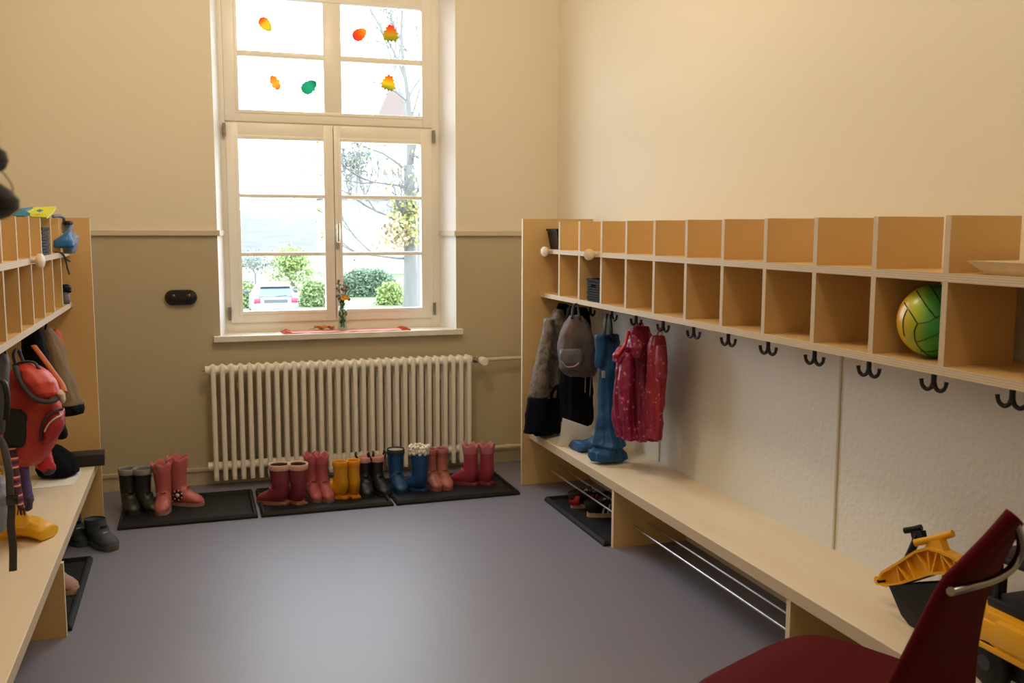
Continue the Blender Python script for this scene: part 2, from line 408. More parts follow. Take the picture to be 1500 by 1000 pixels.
# vase of flowers
VX, VY = .745, 5.115
vz = SILLZ+.0055
va = thing('flower_vase', 'small clear glass vase holding a yellow flower on the sill', 'vase', (VX, VY, vz))
t = B(); lathe(t, [(.024, 0), (.025, .01), (.021, .05), (.019, .09), (.023, .130), (.0215, .130), (.0175, .09), (.0195, .05), (.022, .014), (.0, .012)], (VX, VY, vz), 20, cap1=False)
obj('glass_body', t, 'vaseglass', va, smooth=180)
M['stem'] = mat('dark_green_stems', (.07, .13, .03), .6); M['petal_y'] = mat('yellow_petals', (.86, .42, .01), .6)
M['petal_d'] = mat('dusky_flower_heads', (.24, .10, .08), .8); M['petal_l'] = mat('lilac_petals', (.52, .44, .66), .8)
t = B(); heads = []
for k in range(13):
    a = rnd.uniform(0, 2*PI); h = rnd.uniform(.17, .27); sp = rnd.uniform(.004, .035)
    p = Vector((VX+math.cos(a)*sp, VY+math.sin(a)*sp*.7, vz+h)); heads.append(p)
    tube(t, smooth_path([(VX-math.cos(a)*.010, VY-math.sin(a)*.010, vz+.016), (VX+math.cos(a)*.004, VY+math.sin(a)*.004, vz+.12), p], 4), .0017, 5)
    for q in range(4):
        w = Vector((VX, VY, vz+.12)).lerp(p, .2+.2*q); d = Vector((rnd.uniform(-1, 1), rnd.uniform(-1, 1), .6)).normalized()*.022
        s = d.cross(Vector((0, 0, 1))).normalized()*.0055
        t.faces.new([t.verts.new(x) for x in (w, w+d*.5+s, w+d, w+d*.5-s)])
for q in range(20):
    w = Vector((VX+rnd.uniform(-.012, .012), VY+rnd.uniform(-.01, .01), vz+rnd.uniform(.03, .2))); d = Vector((rnd.uniform(-1, 1), rnd.uniform(-1, 1), 1.4)).normalized()*.028
    s = d.cross(Vector((0, 1, .2))).normalized()*.006
    t.faces.new([t.verts.new(x) for x in (w, w+d*.5+s, w+d, w+d*.5-s)])
obj('stems', t, 'stem', va)
fc = at(505, 436, 'Y', VY-.03); t = B()
for k in range(14):
    a = 2*PI*k/14; d = Vector((math.cos(a), -.25, math.sin(a)*.62))*.024; s = Vector((-math.sin(a), 0, math.cos(a)))*.006
    prism(t, [fc, fc+d*.6+s, fc+d, fc+d*.6-s], (0, .0015, 0))
ball(t, fc+Vector((0, -.004, 0)), .008, 10, 6, 1, .6, .8)
obj('bloom', t, 'petal_y', va, label='yellow bloom')
t = B()
for p in heads[:7]: ball(t, p, rnd.uniform(.006, .009), 8, 6)
for (u, v) in [(508, 420), (511, 438), (501, 423)]: ball(t, at(u, v, 'Y', VY-.02), .009, 8, 6)
obj('seed_head', t, 'petal_d', va, smooth=180)
t = B()
for p in heads[7:]:
    for k in range(5): ball(t, p+Vector((rnd.uniform(-.012, .012), rnd.uniform(-.01, .01), rnd.uniform(-.02, .012))), .0035, 6, 4)
obj('blossom', t, 'petal_l', va, smooth=180)
# dry leaf on the cloth
M['dryleaf'] = mat('dry_brown_leaf', (.50, .15, .03), .7, mottle=((60, 60, 60), (.62, .26, .06)))
t = B(); c = at(475, 481, 'Z', SILLZ+.012); n = 14
rows = []
for i in range(n+1):
    x = -.055+.11*i/n; w = .022*math.sin(PI*min(max(i/n, .03), .97))**.7*(1+.25*math.sin(i*2.3))
    rows.append([c+Vector((x, q*w, .004+.010*abs(q)+.006*math.sin(i*.9+q))) for q in (-1, -.5, 0, .5, 1)])
rings_to(t, rows, False, False, closed=False)
g = bmesh.ops.extrude_face_region(t, geom=t.faces[:])
for v in g['geom']:
    if isinstance(v, bmesh.types.BMVert): v.co.z -= .002
tube(t, [c+Vector((-.05, 0, .004)), c+Vector((-.075, .006, .002))], .0015, 6)
dz = SILLZ+.0058-min(v.co.z for v in t.verts)
bmesh.ops.translate(t, verts=t.verts, vec=(0, 0, dz))
single('dry_leaf', t, 'dryleaf', 'curled brown dry leaf on the fringed cloth, left of the vase', 'leaf', smooth=60)

# ------------------------------------------------------------------ radiator
NR = 31; RX, RP = .0745, (1.4055-.0745)/30; RZ0, RZ1 = .055, .628; RY = 4.97
ra = thing('radiator', 'cream column radiator on the wall under the window', 'radiator', (.74, RY+.04, .055))
sec = None
for i in range(NR):
    x = RX+i*RP
    if sec is None:
        t = B()
        for y in (RY, RY+.062):
            tube(t, smooth_path([(x, y, RZ0), (x, y, RZ0+.012), (x, y, .34), (x, y, RZ1-.03), (x, y+(.008 if y < RY+.03 else -.008), RZ1-.016), (x, RY+.031, RZ1-.010)], 5), [.0122]*26, 12)
            tube(t, [(x, y, RZ0-.002), (x, y, RZ0+.006)], .009, 10)
        for z in (RZ0+.055, RZ1-.024):
            tube(t, [(x-RP*.5, RY+.031, z), (x-RP*.28, RY+.031, z), (x, RY+.031, z), (x+RP*.28, RY+.031, z), (x+RP*.5, RY+.031, z)], [.021, .024, .027, .024, .021], 14, squash=1)
            box(t, x-.008, x+.008, RY, RY+.062, z-.018, z+.018, .006)
        sec = obj('column', t, 'rad', ra, smooth=50); base = sec
    else:
        c = base.copy(); COL.objects.link(c); c.parent = ra; c.location = (i*RP, 0, 0)
for z in (RZ0+.055, RZ1-.024):
    t = B(); tube(t, [(RX-RP*.5-.016, RY+.031, z), (RX-RP*.4, RY+.031, z)], .022, 14); obj('end_plug', t, 'rad', ra, smooth=40)
t = B(); tube(t, [(RX-RP*.5-.03, RY+.031, RZ1-.024), (RX-RP*.5-.014, RY+.031, RZ1-.024)], .006, 8); obj('bleed_valve', t, 'brass', ra, smooth=40)
t = B()
t.free()
for x in (.2, 1.25):
    t = B(); box(t, x-.01, x+.01, RY+.06, YW-.002, .5, .53, .002); obj('wall_bracket', t, 'rad', ra)
XE = RX+30*RP; zk = .594
t = B(); tube(t, [(XE+.02, RY+.031, RZ1-.024), (XE+.07, RY+.031, zk)], .012, 12); tube(t, [(XE+.035, RY+.031, RZ1-.024), (XE+.05, RY+.031, zk)], .017, 6)
obj('valve_body', t, 'brass', ra, smooth=40)
t = B(); kx = at(708, 528, 'Y', RY).x; lathe(t, [(.018, .035), (.021, .03), (.024, .0), (.0245, -.035), (.021, -.043), (.0, -.045)], (kx, RY+.02, zk), 20, axis='Y', cap1=False)
obj('thermostat_knob', t, 'white_plastic', ra, smooth=50, label='round white thermostat knob')
t = B(); tube(t, smooth_path([(kx, RY+.031, zk), (kx+.03, RY+.034, zk+.003), (kx+.08, RY+.05, zk+.004), (XW-.002, RY+.05, zk+.006)], 4), .0105, 12)
single('heating_pipe', t, 'dado_trim', 'thin beige heating pipe at the height of the white thermostat knob', 'pipe', 'beige heating pipes', smooth=50)
zp = .099
t = B(); tube(t, [(XE+.018, RY+.031, RZ0+.055), (XE+.06, RY+.04, zp+.004), (XE+.1, RY+.05, zp), (XW-.002, RY+.05, zp)], .011, 12)
tube(t, [(1.50, RY+.05, zp), (1.56, RY+.05, zp)], .016, 12); tube(t, [(1.63, RY+.05, zp), (1.655, RY+.05, zp)], .015, 12)
single('heating_pipe', t, 'dado_trim', 'lower beige heating pipe near the floor, behind the rose red boots', 'pipe', 'beige heating pipes', smooth=50)

# oval black wall fitting
t = B(); cx, cz, hw, hh = -.066, .969, .0775, .0385
def stadium(hw, hh, n=12):
    o = []
    for k in range(n+1): a = -PI/2+PI*k/n; o.append((hw-hh+math.cos(a)*hh, math.sin(a)*hh))
    for k in range(n+1): a = PI/2+PI*k/n; o.append((-hw+hh+math.cos(a)*hh, math.sin(a)*hh))
    return o
sw = thing('wall_switch', 'black glossy oval switch plate on the beige wall left of the window', 'switch', (cx, YW, cz-hh))
rr = []
for (s, y) in [(1, 0), (1, .012), (.96, .020), (.88, .025), (.4, .027)]:
    rr.append([Vector((cx+x*s, YW-y, cz+z*(s if s > .8 else .35))) for x, z in stadium(hw, hh)])
rings_to(t, rr); obj('oval_plate', t, 'black', sw, smooth=40)
for sx in (-1, 1):
    t = B(); lathe(t, [(.017, -.024), (.017, -.031), (.012, -.034), (.0, -.035)], (cx+sx*.037, YW, cz), 16, axis='Y', cap1=False); obj('switch_knob', t, 'black', sw, smooth=50)

# ================================================================== COAT UNITS
ZMT, ZMB, ZLT, ZLB, ZTOP = 1.215, 1.194, .995, .973, 1.349
BT, BB = .287, .247
def coat_shelf(name, label, xf, xb, y0, y1, ydiv, panel_x, panel_ztop, hooks_x, hooks_y, back_x):
    s = 1 if xb > xf else -1
    th = thing(name, label, 'shelf', (xb, (y0+y1)/2, ZLB))
    lo, hi = min(xf, xb), max(xf, xb)
    for z0, z1 in ((ZLB, ZLT), (ZMB, ZMT)):
        t = B(); box(t, lo, hi, y0, y1, z0, z1, thin=2); obj('shelf_board', t, ['ply', 'edge_z'], th)
    dl, dh = min(xf+s*.001, back_x), max(xf+s*.001, back_x)
    for y in ydiv:
        for z0, z1 in ((ZLT, ZMB), (ZMT, ZTOP)):
            t = B(); box(t, dl, dh, y-.018, y, z0, z1, thin=1); obj('divider', t, ['ply', 'edge_y'], th)
    t = B(); box(t, min(panel_x, xb), max(panel_x, xb), y1, y1+.021, 0, panel_ztop, .001, thin=1); obj('end_panel', t, ['ply', 'edge_pale'], th, label='tall plywood end panel reaching the floor')
    t = B(); box(t, lo, hi, y0-.018, y0, ZLB, ZTOP, thin=1); obj('end_board', t, ['ply', 'edge_y'], th)
    base = None
    for y in hooks_y:
        x = hooks_x
        if base is None:
            t = B()
            box(t, x-.013, x+.013, y-.012, y+.012, ZLB-.006, ZLB, .002)
            tube(t, [(x, y, ZLB-.004), (x, y, ZLB-.056)], .0070, 8)
            for dx, dy in ((.12, -1), (-.12, 1)):
                tube(t, smooth_path([(x, y, ZLB-.040), (x+dx*.01, y+dy*.006, ZLB-.060), (x+dx*.03, y+dy*.020, ZLB-.067), (x+dx*.05, y+dy*.033, ZLB-.058), (x+dx*.056, y+dy*.037, ZLB-.042)], 4), [.0058]*12+[.0052, .0052, .0052, .0055, .0062], 8)
            base = obj('coat_hook', t, 'hook', th, smooth=50, label='black double coat hook under the shelf'); by = y
        else:
            c = base.copy(); COL.objects.link(c); c.parent = th; c.location = (0, y-by, 0)
    return th
YB = 4.564
div_r = [4.316-.25*i for i in range(13)]
coat_shelf('cubby_shelf', 'plywood cubby shelf with two rows of pigeonholes on the right wall', 1.667, XW, 1.06, YB, div_r, 1.572, 1.366, 1.795,
           [4.215-.25*i for i in range(13)], 1.876)
div_l = [4.262-.25*i for i in range(8)]
XSL = -.5075
coat_shelf('cubby_shelf', 'plywood cubby shelf on the left wall, with the basket and cap on it', XSL, XL, 2.25, YB, div_l, -.424, 1.358, -.665,
           [4.13-.25*i for i in range(8)], XL+.03)
def bench(name, label, xf, xb, y0, y1, sups, rails, sup_x):
    th = thing(name, label, 'bench', ((xf+xb)/2, (y0+y1)/2, 0))
    lo, hi = min(xf, xb), max(xf, xb)
    t = B(); box(t, lo, hi, y0, y1, BB, BT, .0015, thin=2); obj('seat_board', t, ['ply_top', 'edge_z'], th)
    for y in sups:
        t = B(); box(t, min(sup_x, xb), max(sup_x, xb), y-.021, y, 0, BB, thin=1); obj('support', t, ['ply', 'edge_pale'], th)
    for x, z in rails:
        t = B(); tube(t, [(x, y0+.03, z), (x, y1, z)], .0048, 10); obj('shoe_rail', t, 'steel', th, smooth=50)
    return th
bench('bench', 'long pale plywood bench along the right wall, with paper and a toy digger on it', 1.607, XW, 1.0, YB, [3.535, 2.30, 1.08], [(1.70, .088), (1.775, .088)], 1.612)
bench('bench', 'plywood bench along the left wall, under the red backpack', -.437, XL, 1.95, YB, [3.285, 2.1], [(-.52, .088), (-.58, .088)], -.43)

# round wooden discs on little pegs at the front of the middle shelves
for (u, v, x, sx, nn, lab) in [(798, 366, 1.640, 1, (-.9, -.42, 0), 'pale round wooden disc on the right cubby shelf edge, next to its end panel'), (863, 373, 1.640, 1, (-.67, -.74, 0), 'pale round wooden disc on the right cubby shelf edge, above the woven black basket'),
                       (59, 380, -.482, -1, (.94, -.34, 0), 'pale round wooden disc on the edge of the left cubby shelf')]:
    c = at(u, v, 'X', x); c.z = (ZMT+ZMB)/2
    th = thing('wooden_disc', lab, 'wooden disc', (c.x, c.y, c.z-.024), 0, 'wooden discs on the shelf edges')
    n_ = Vector(nn).normalized()
    t = B(); tube(t, [c-n_*.006, c-n_*.004, c+n_*.004, c+n_*.006], [.022, .0245, .0245, .022], 26); obj('disc', t, 'disc', th, smooth=40)
    t = B(); tube(t, [c-n_*.005, Vector((1.667 if sx > 0 else XSL, c.y-n_.y*.02, c.z))], .007, 12); obj('peg', t, 'disc', th, smooth=40)

# ------------------------------------------------------------------ baskets and small things in the cubbies
def crate(name, label, x0, x1, y0, y1, z0, h, woven, mkey, flare=0., group=None):
    th = thing(name, label, 'basket', ((x0+x1)/2, (y0+y1)/2, z0), 0, group)
    t = B(); w = .003
    def wall(xa, xb2, ya, yb2, z_0, z_1): box(t, xa, xb2, ya, yb2, z_0, z_1, .0008)
    if woven:
        n = 9; hh = h/n
        for k in range(n):
            o = .0022 if k % 2 else 0
            for (a, b2, c, d) in [(x0-o, x0+w, y0, y1), (x1-w, x1+o, y0, y1), (x0, x1, y0-o, y0+w), (x0, x1, y1-w, y1+o)]:
                if k == n-3 and (a == x0-o and b2 == x0+w):
                    m = (y0+y1)/2; wall(a, b2, c, m-.025, z0+k*hh, z0+(k+1)*hh-.0015); wall(a, b2, m+.025, d, z0+k*hh, z0+(k+1)*hh-.0015)
                else: wall(a, b2, c, d, z0+k*hh, z0+(k+1)*hh-.0015)
        wall(x0+.002, x1-.002, y0+.002, y1-.002, z0, z0+.004)
    else:
        rings = []
        for s, z in [(1-flare, 0), (1, h), (1.03, h), (1.03, h-.008)]: rings.append([Vector(((x0+x1)/2+px*(x1-x0)/2*s, (y0+y1)/2+py*(y1-y0)/2*s, z0+z)) for px, py in ((-1, -1), (1, -1), (1, 1), (-1, 1))])
        rings_to(t, [rings[0], rings[1]], True, False)
        inner = [[Vector(((x0+x1)/2+px*((x1-x0)/2*s-.003), (y0+y1)/2+py*((y1-y0)/2*s-.003), z0+z)) for px, py in ((-1, -1), (1, -1), (1, 1), (-1, 1))] for s, z in [(1, h), (1-flare, .004)]]
        rings_to(t, inner, False, True)
        rings_to(t, [rings[1], inner[0]], False, False)
    obj('basket_body', t, mkey, th)
    t = B()
    for (a, b2, c, d) in [(x0-.004, x0+w, y0-.004, y1+.004), (x1-w, x1+.004, y0-.004, y1+.004), (x0, x1, y0-.004, y0+w), (x0, x1, y1-w, y1+.004)]: box(t, a, b2, c, d, z0+h-.007, z0+h+.003, .001)
    obj('rim', t, mkey, th)
    return th
M['basket'] = mat('black_woven_plastic', (.010, .010, .012), .7, spec=.12)
M['basket_grey'] = mat('dark_grey_woven_plastic', (.035, .038, .045), .7, spec=.12)
crate('basket', 'woven black basket in a lower pigeonhole of the right shelf', 1.675, 1.87, 3.832, 3.972, ZLT, .098, True, 'basket')
cb = crate('basket', 'small smooth black basket in the end top pigeonhole, by the right end panel', 1.69, 1.88, 4.40, 4.535, ZMT, .098, False, 'blackm', .16)
t = B()
for k in range(4):
    p = Vector((1.74+.035*k, 4.43+.03*(k % 2), ZMT+.06)); prism(t, [p, p+Vector((.06, .01, .0)), p+Vector((.05, .01, .055)), p+Vector((.0, 0, .048))], (.002, .004, 0))
M['paperscrap'] = mat('white_paper_scraps', (.78, .76, .74), .7)
props(obj('paper_slip', t, 'paperscrap', org=(1.78, 4.45, ZMT+.06)), 'white paper slips sticking up out of the small black basket', 'paper')
crate('basket', 'dark grey woven basket standing in an upper pigeonhole of the left shelf', -.70, -.509, 3.772, 3.945, ZMT, .098, True, 'basket_grey')
M['darkwool'] = mat('dark_grey_wool', (.03, .032, .036), .9, bump=(300, .5, .003), sheen=.4)
t = B(); blob(t, taper_ends([((1.735, 4.40, ZLT+.010), (.040, 0, 0), (0, .034, 0)), ((1.735, 4.40, ZLT+.026), (.043, 0, 0), (0, .038, 0)), ((1.735, 4.40, ZLT+.040), (.028, 0, 0), (0, .024, 0))], .6), 24, .05, 5)
single('wool_mitten', t, 'darkwool', 'small dark grey woollen lump on the lower right shelf beside the end panel', 'mitten', smooth=180)

# striped ball
BC = Vector((1.762, 1.932, ZLT+.0935)); BR = .0925
M['ballpaint'] = None
dirx = Vector((BC.y, -BC.x, 0)).normalized()
def ball_mat():
    m = bpy.data.materials.new('orange_yellow_green_ball'); m.use_nodes = True; nt = m.node_tree; b_ = nt.nodes['Principled BSDF']; b_.inputs['Roughness'].default_value = .3
    tc = nt.nodes.new('ShaderNodeTexCoord'); dp = nt.nodes.new('ShaderNodeVectorMath'); dp.operation = 'DOT_PRODUCT'; dp.inputs[1].default_value = dirx*(1/BR)
    nz = nt.nodes.new('ShaderNodeTexNoise'); nz.inputs['Scale'].default_value = 14
    mr = nt.nodes.new('ShaderNodeMath'); mr.operation = 'MULTIPLY_ADD'; mr.inputs[1].default_value = .5; mr.inputs[2].default_value = .57
    ad = nt.nodes.new('ShaderNodeMath'); ad.operation = 'MULTIPLY_ADD'; ad.inputs[1].default_value = .10
    rp = nt.nodes.new('ShaderNodeValToRGB'); cr = rp.color_ramp
    set_ramp(cr, [(.08, (.70, .20, .005)), (.20, (.66, .40, .01)), (.36, (.42, .50, .03)), (.52, (.07, .36, .05)), (.72, (.005, .20, .05))])
    nt.links.new(tc.outputs['Object'], dp.inputs[0]); nt.links.new(dp.outputs['Value'], mr.inputs[0]); nt.links.new(tc.outputs['Object'], nz.inputs['Vector'])
    nt.links.new(nz.outputs['Fac'], ad.inputs[0]); nt.links.new(mr.outputs[0], ad.inputs[2]); nt.links.new(ad.outputs[0], rp.inputs[0]); nt.links.new(rp.outputs[0], b_.inputs['Base Color'])
    return m
bt = thing('ball', 'yellow and green play ball with black seams in a lower pigeonhole', 'ball', BC)
t = B(); ball(t, BC, BR, 40, 24); obj('ball_skin', t, ball_mat(), bt, smooth=180)
def onball(px, py):
    u, v = 1300+px/7.14, 400+py/7.14
    d = (at(u, v, 'Y', 2.)-CAM).normalized(); oc = CAM-BC; bq = oc.dot(d); cq = oc.dot(oc)-BR*BR; ds = bq*bq-cq
    q = CAM+d*(-bq-math.sqrt(ds)) if ds > 0 else CAM+d*(-bq)
    return BC+(q-BC).normalized()*(BR*1.003)
seams = [[(180, 305), (245, 415), (315, 525)], [(315, 525), (420, 510), (505, 465), (560, 445)], [(305, 185), (400, 330), (505, 465)], [(430, 125), (500, 210), (560, 320)],
         [(315, 525), (283, 600), (285, 680), (310, 745), (360, 805), (440, 860)], [(298, 722), (400, 690), (520, 640), (590, 605)], [(210, 375), (172, 460), (163, 560), (180, 660)], [(350, 812), (440, 820), (540, 800)]]
t = B()
for s in seams:
    pts = [onball(*p) for p in s]
    pts = [BC+(p-BC).normalized()*(BR*1.002) for p in smooth_path(pts, 6)]
    tube(t, pts, .0019, 6, squash=.5)
    t2 = B(); tube(t2, [2*BC-p for p in pts], .0019, 6, squash=.5); obj('seam', t2, 'black', bt)
obj('seam', t, 'black', bt)

# pale tray on the upper shelf
M['traywood'] = mat('pale_wood_tray', (.76, .66, .50), .45, mottle=((4, 20, 4), (.70, .58, .40)))
t = B(); tx, ty, tz = 1.782, 1.53, ZMT
o1 = [(-.08, -.19), (.08, -.19), (.08, .19), (-.08, .19)]; o2 = [(-.105, -.225), (.105, -.225), (.105, .225), (-.105, .225)]
def ring4(o, z, s=1): return [Vector((tx+x*s, ty+y*s, tz+z)) for x, y in o]
rings_to(t, [ring4(o1, 0), ring4(o2, .030), ring4(o2, .030, .96), ring4(o1, .006, .96)])
single('tray', t, 'traywood', 'pale wooden tray with sloping sides on top of the right shelf, above the empty pigeonhole', 'tray')

# ================================================================== BOOT TRAYS
def tray(label, x0, x1, y0, y1, cat='boot tray', group='black boot trays by the window wall'):
    th = thing('boot_tray', label, cat, ((x0+x1)/2, (y0+y1)/2, 0), 0, group)
    t = B(); box(t, x0+.008, x1-.008, y0+.008, y1-.008, 0, .007)
    n = int((x1-x0)/.03) if x1-x0 > y1-y0 else int((y1-y0)/.03)
    obj('tray_base', t, 'mat_rubber', th)
    t = B()
    rings = []
    for d, z in [(0, 0), (.0, .010), (.008, .022), (.016, .022), (.022, .007)]:
        rings.append([Vector((x, y, z)) for x, y in ((x0+d, y0+d), (x1-d, y0+d), (x1-d, y1-d), (x0+d, y1-d))])
    rings_to(t, rings, False, False); obj('raised_rim', t, 'mat_rubber', th, smooth=30)
    return th
TY0, TY1 = 4.395, 4.84
tray('leftmost black boot tray by the window wall, under the dark and pink boots', -.356, .240, TY0, TY1)
tray('black boot tray in the middle, below the radiator, under the yellow boots', .255, .868, TY0, TY1)
tray('black boot tray at the right end, under the rose red boots', .882, 1.505, TY0, TY1)
tray('black tray under the right bench with striped sneakers on it', 1.583, 1.93, 3.545, 4.26, group='black trays under the benches')
tray('black tray under the left bench with a pinkish shoe on it', -.80, -.42, 3.31, 4.02, group='black trays under the benches')
ZT = .0072

# ================================================================== BOOTS AND SHOES
def foot_rings(h, wide, L, top=None, seg=20, flat=.010, low=False, tw=1.):
    k = L/.17; w = wide
    if low: spec = [(-.008, h, 6, .034*.95, .050), (-.004, h*.8, 10, .034, .052), (.002, .05, 25, .035, .055)]
    else: spec = [(0, h, 0, .040*tw, .046*tw), (-.001, h*.85, 0, .039*tw, .0445*tw), (-.003, h*.62, 0, .0365*tw, .0425*tw), (-.003, h*.45, 2, .035, .042), (.0, .072, 10, .034, .045)]
    spec += [(.010, .058, 35, .0345, .054), (.022, .048, 55, .0345, .056), (.036, .040, 70, .0345, .042), (.060, .033, 85, .036, .033), (.088, .029, 92, .0365, .026), (.108, .025, 95, .031, .020), (.121, .021, 97, .019, .012), (.125, .019, 97, .008, .006)]
    rr = []
    for (cy, cz, ti, a, bb) in spec:
        ti = math.radians(ti); r = []
        for q in range(seg):
            an = 2*PI*q/seg; x = math.cos(an)*a*w; s = math.sin(an)*bb
            r.append(Vector((x, (cy+s*math.cos(ti))*k, max(flat, cz+s*math.sin(ti)))))
        rr.append(r)
    return rr
def sole_outline(w, k, g=1.):
    o = []
    for q in range(28):
        a = 2*PI*q/28; y = .042+math.sin(a)*.087; wx = .0335*(1+.18*math.sin(a)) * (1 if abs(math.sin(a)) < .85 else .96)
        c = math.cos(a); o.append((math.copysign(abs(c)**.75, c)*wx*w*g, y*k))
    return o
def boot(name, label, col, sole, x, y, rz, h=.195, L=.165, wide=1., lining=(.5, .48, .45), cuff=None, cuff_kind='band', flower=False, loop=None, cat='boot', group=None, toe=None, z=ZT, tw=1., lean=0, rough=.38):
    th = thing(name, label, cat, (x, y, z), rz, group)
    if lean: th.rotation_euler = (0, lean, rz)
    k = L/.17
    rr = foot_rings(h, wide, L, tw=tw); t = B(); rings_to(t, rr, False, True)
    key = 'rubber_%s' % label[:18]
    m = mat(key, col, rough, spec=.5); up = obj('upper', t, m, th, local=True, smooth=180)
    t = B(); inn = [[Vector((p.x*s, p.y*s, p.z-dz)) for p in rr[0]] for s, dz in [(1, 0), (.88, .002), (.84, .03), (.80, .09)]]
    rings_to(t, inn, False, True); obj('lining', t, mat(key+'_lining', lining, .9), th, local=True, smooth=180)
    ol = sole_outline(wide, k, 1.06); t = B()
    rings_to(t, [[Vector((px, py, z0)) for px, py in ol] for z0 in (0, .016)]); box(t, -.026*wide, .026*wide, -.045*k, .0*k, 0, .012, .003)
    obj('sole', t, mat(key+'_sole', sole, .5), th, local=True, smooth=40)
    if toe:
        t = B(); rt = [[Vector((p.x*1.03, p.y*1.008, p.z*1.03)) for p in r] for r in rr[-5:]]; rings_to(t, rt, False, True); obj('toe_cap', t, mat(key+'_toe', toe, .4), th, local=True, smooth=180)
    if cuff:
        t = B()
        if cuff_kind == 'band':
            rings_to(t, [[Vector((p.x*s, p.y*s, h+dz)) for p in rr[0]] for s, dz in [(1.02, -.022), (1.05, -.018), (1.05, .002), (1.0, .005), (.9, .003), (.88, -.01)]], False, False)
        elif cuff_kind == 'fluff':
            pr = random.Random(len(label)); 
            for lvl in range(3):
                for q in range(22):
                    a = 2*PI*q/22+lvl*.2+pr.uniform(-.08, .08); s = pr.uniform(.88, 1.06)
                    ball(t, (math.cos(a)*.040*wide*tw*s, math.sin(a)*.046*tw*s*k, h-.006+lvl*.013+pr.uniform(-.005, .005)), pr.uniform(.008, .0115), 7, 5)
        elif cuff_kind == 'frill':
            rf = []
            for s, dz, am in [(1.0, -.03, 0), (1.04, -.015, .03), (1.08, .0, .07), (1.12, .016, .12), (1.0, .014, .1), (.88, -.004, 0)]:
                rf.append([Vector((p.x*(s+am*math.sin(6*2*PI*q/20)), p.y*(s+am*math.sin(6*2*PI*q/20)), h+dz+am*.08*math.cos(5*2*PI*q/20))) for q, p in enumerate(rr[0])])
            rings_to(t, rf, False, False)
        obj('cuff', t, mat(key+'_cuff', cuff, .8), th, local=True, smooth=180)
    if flower:
        s = 1 if flower > 0 else -1
        c = Vector((s*.037*wide, .015*k, .055)); t = B()
        for q in range(7):
            a = 2*PI*q/7; ball(t, c+Vector((s*.001, math.cos(a)*.017, math.sin(a)*.017)), .0095, 8, 6, .5)
        fl = obj('flower_patch', t, mat(key+'_fl', (.05, .012, .012), .6), th, local=True, smooth=180, label='dark and white flower on the side')
        t = B(); ball(t, c+Vector((s*.003, 0, 0)), .010, 8, 6, .6)
        for q in range(7):
            a = 2*PI*(q+.5)/7; ball(t, c+Vector((s*.003, math.cos(a)*.022, math.sin(a)*.022)), .004, 6, 4, .6)
        obj('petal', t, mat(key+'_flw', (.75, .70, .62), .6), fl, local=True, smooth=180)
    if loop:
        t = B()
        for sx in (-1, 1):
            tube(t, smooth_path([(sx*.034*wide, -.012, h-.015), (sx*.046*wide, -.010, h+.012), (sx*.044*wide, 0, h+.026), (sx*.046*wide, .012, h+.012), (sx*.034*wide, .014, h-.015)], 4), .005, 8)
        obj('pull_loop', t, mat(key+'_loop', loop, .5), th, local=True, smooth=180)
    return th
def bx(u, v): p = at(u, v, 'Z', ZT); return p.x, p.y
def foot_at(u, v, dy=0):
    x, y = bx(u, v); return x, y+dy
BG = 'rubber boots on the trays by the window wall'
def pair(specs, **kw):
    for lab, u, v, rz, extra in specs:
        x, y = bx(u, v); a = dict(kw); a.update(extra)
        # move the boot so that its lowest front point in the picture lies at (u, v)
        boot('rubber_boot', lab, x=x, y=y+a.pop('dy', .05), rz=rz, group=BG, **a)
# heading: 0 = toe to the window wall, PI = toe to the room
pair([('black-green boot at the far left end, beside the end panel', 187, 755, PI+.25, {}), ('black-green boot with grey rim, right one of its pair, beside the pink boots', 209, 755, PI+.55, {})],
     col=(.020, .022, .015), sole=(.03, .03, .02), h=.192, lining=(.16, .16, .17), cuff=(.26, .26, .27), cuff_kind='band', dy=.11)
pair([('pink boot standing just right of the black-green boots', 241, 752, PI-.12, {'lean': .04}), ('pink boot with a dark flower on its side and its toe to the right', 262, 746, -PI/2-.45, {'flower': 1, 'h': .215})],
     col=(.46, .115, .11), sole=(.34, .20, .17), h=.205, lining=(.45, .12, .12), cuff=(.50, .13, .13), cuff_kind='frill', dy=.09, tw=1.02)
pair([('maroon boot with pink fleece rim, its foot pointing left', 412, 742, .95, {}), ('maroon boot with pink fleece rim, next to the frilly pink boots', 439, 741, .35, {})],
     col=(.21, .035, .050), sole=(.33, .14, .10), h=.192, lining=(.03, .02, .02), cuff=(.60, .36, .28), cuff_kind='band', dy=.05, tw=1.15)
pair([('frilly pink boot right beside the maroon boots', 460, 735, PI+.15, {}), ('frilly pink boot right beside the yellow boots', 476, 735, PI+.2, {})],
     col=(.38, .085, .095), sole=(.22, .12, .10), h=.198, lining=(.4, .08, .10), cuff=(.46, .10, .13), cuff_kind='frill', dy=.10, toe=None, tw=.86, wide=.9)
pair([('yellow boot with its foot pointing left, beside the frilly pink boots', 501, 733, .85, {}), ('yellow boot beside the black boots', 521, 731, .15, {})],
     col=(.58, .27, .006), sole=(.62, .23, .010), h=.180, lining=(.55, .22, .01), cuff=(.68, .28, .01), cuff_kind='band', dy=.05, wide=.88, tw=.85)
pair([('black boot with pink lining beside the yellow boots', 540, 728, PI-.05, {}), ('black boot with pink lining beside the tall blue boots', 558, 727, PI+.25, {})],
     col=(.012, .012, .016), sole=(.02, .02, .02), h=.178, lining=(.58, .28, .25), cuff=(.55, .27, .24), cuff_kind='band', loop=(.01, .01, .01), dy=.10, wide=.95, tw=.9)
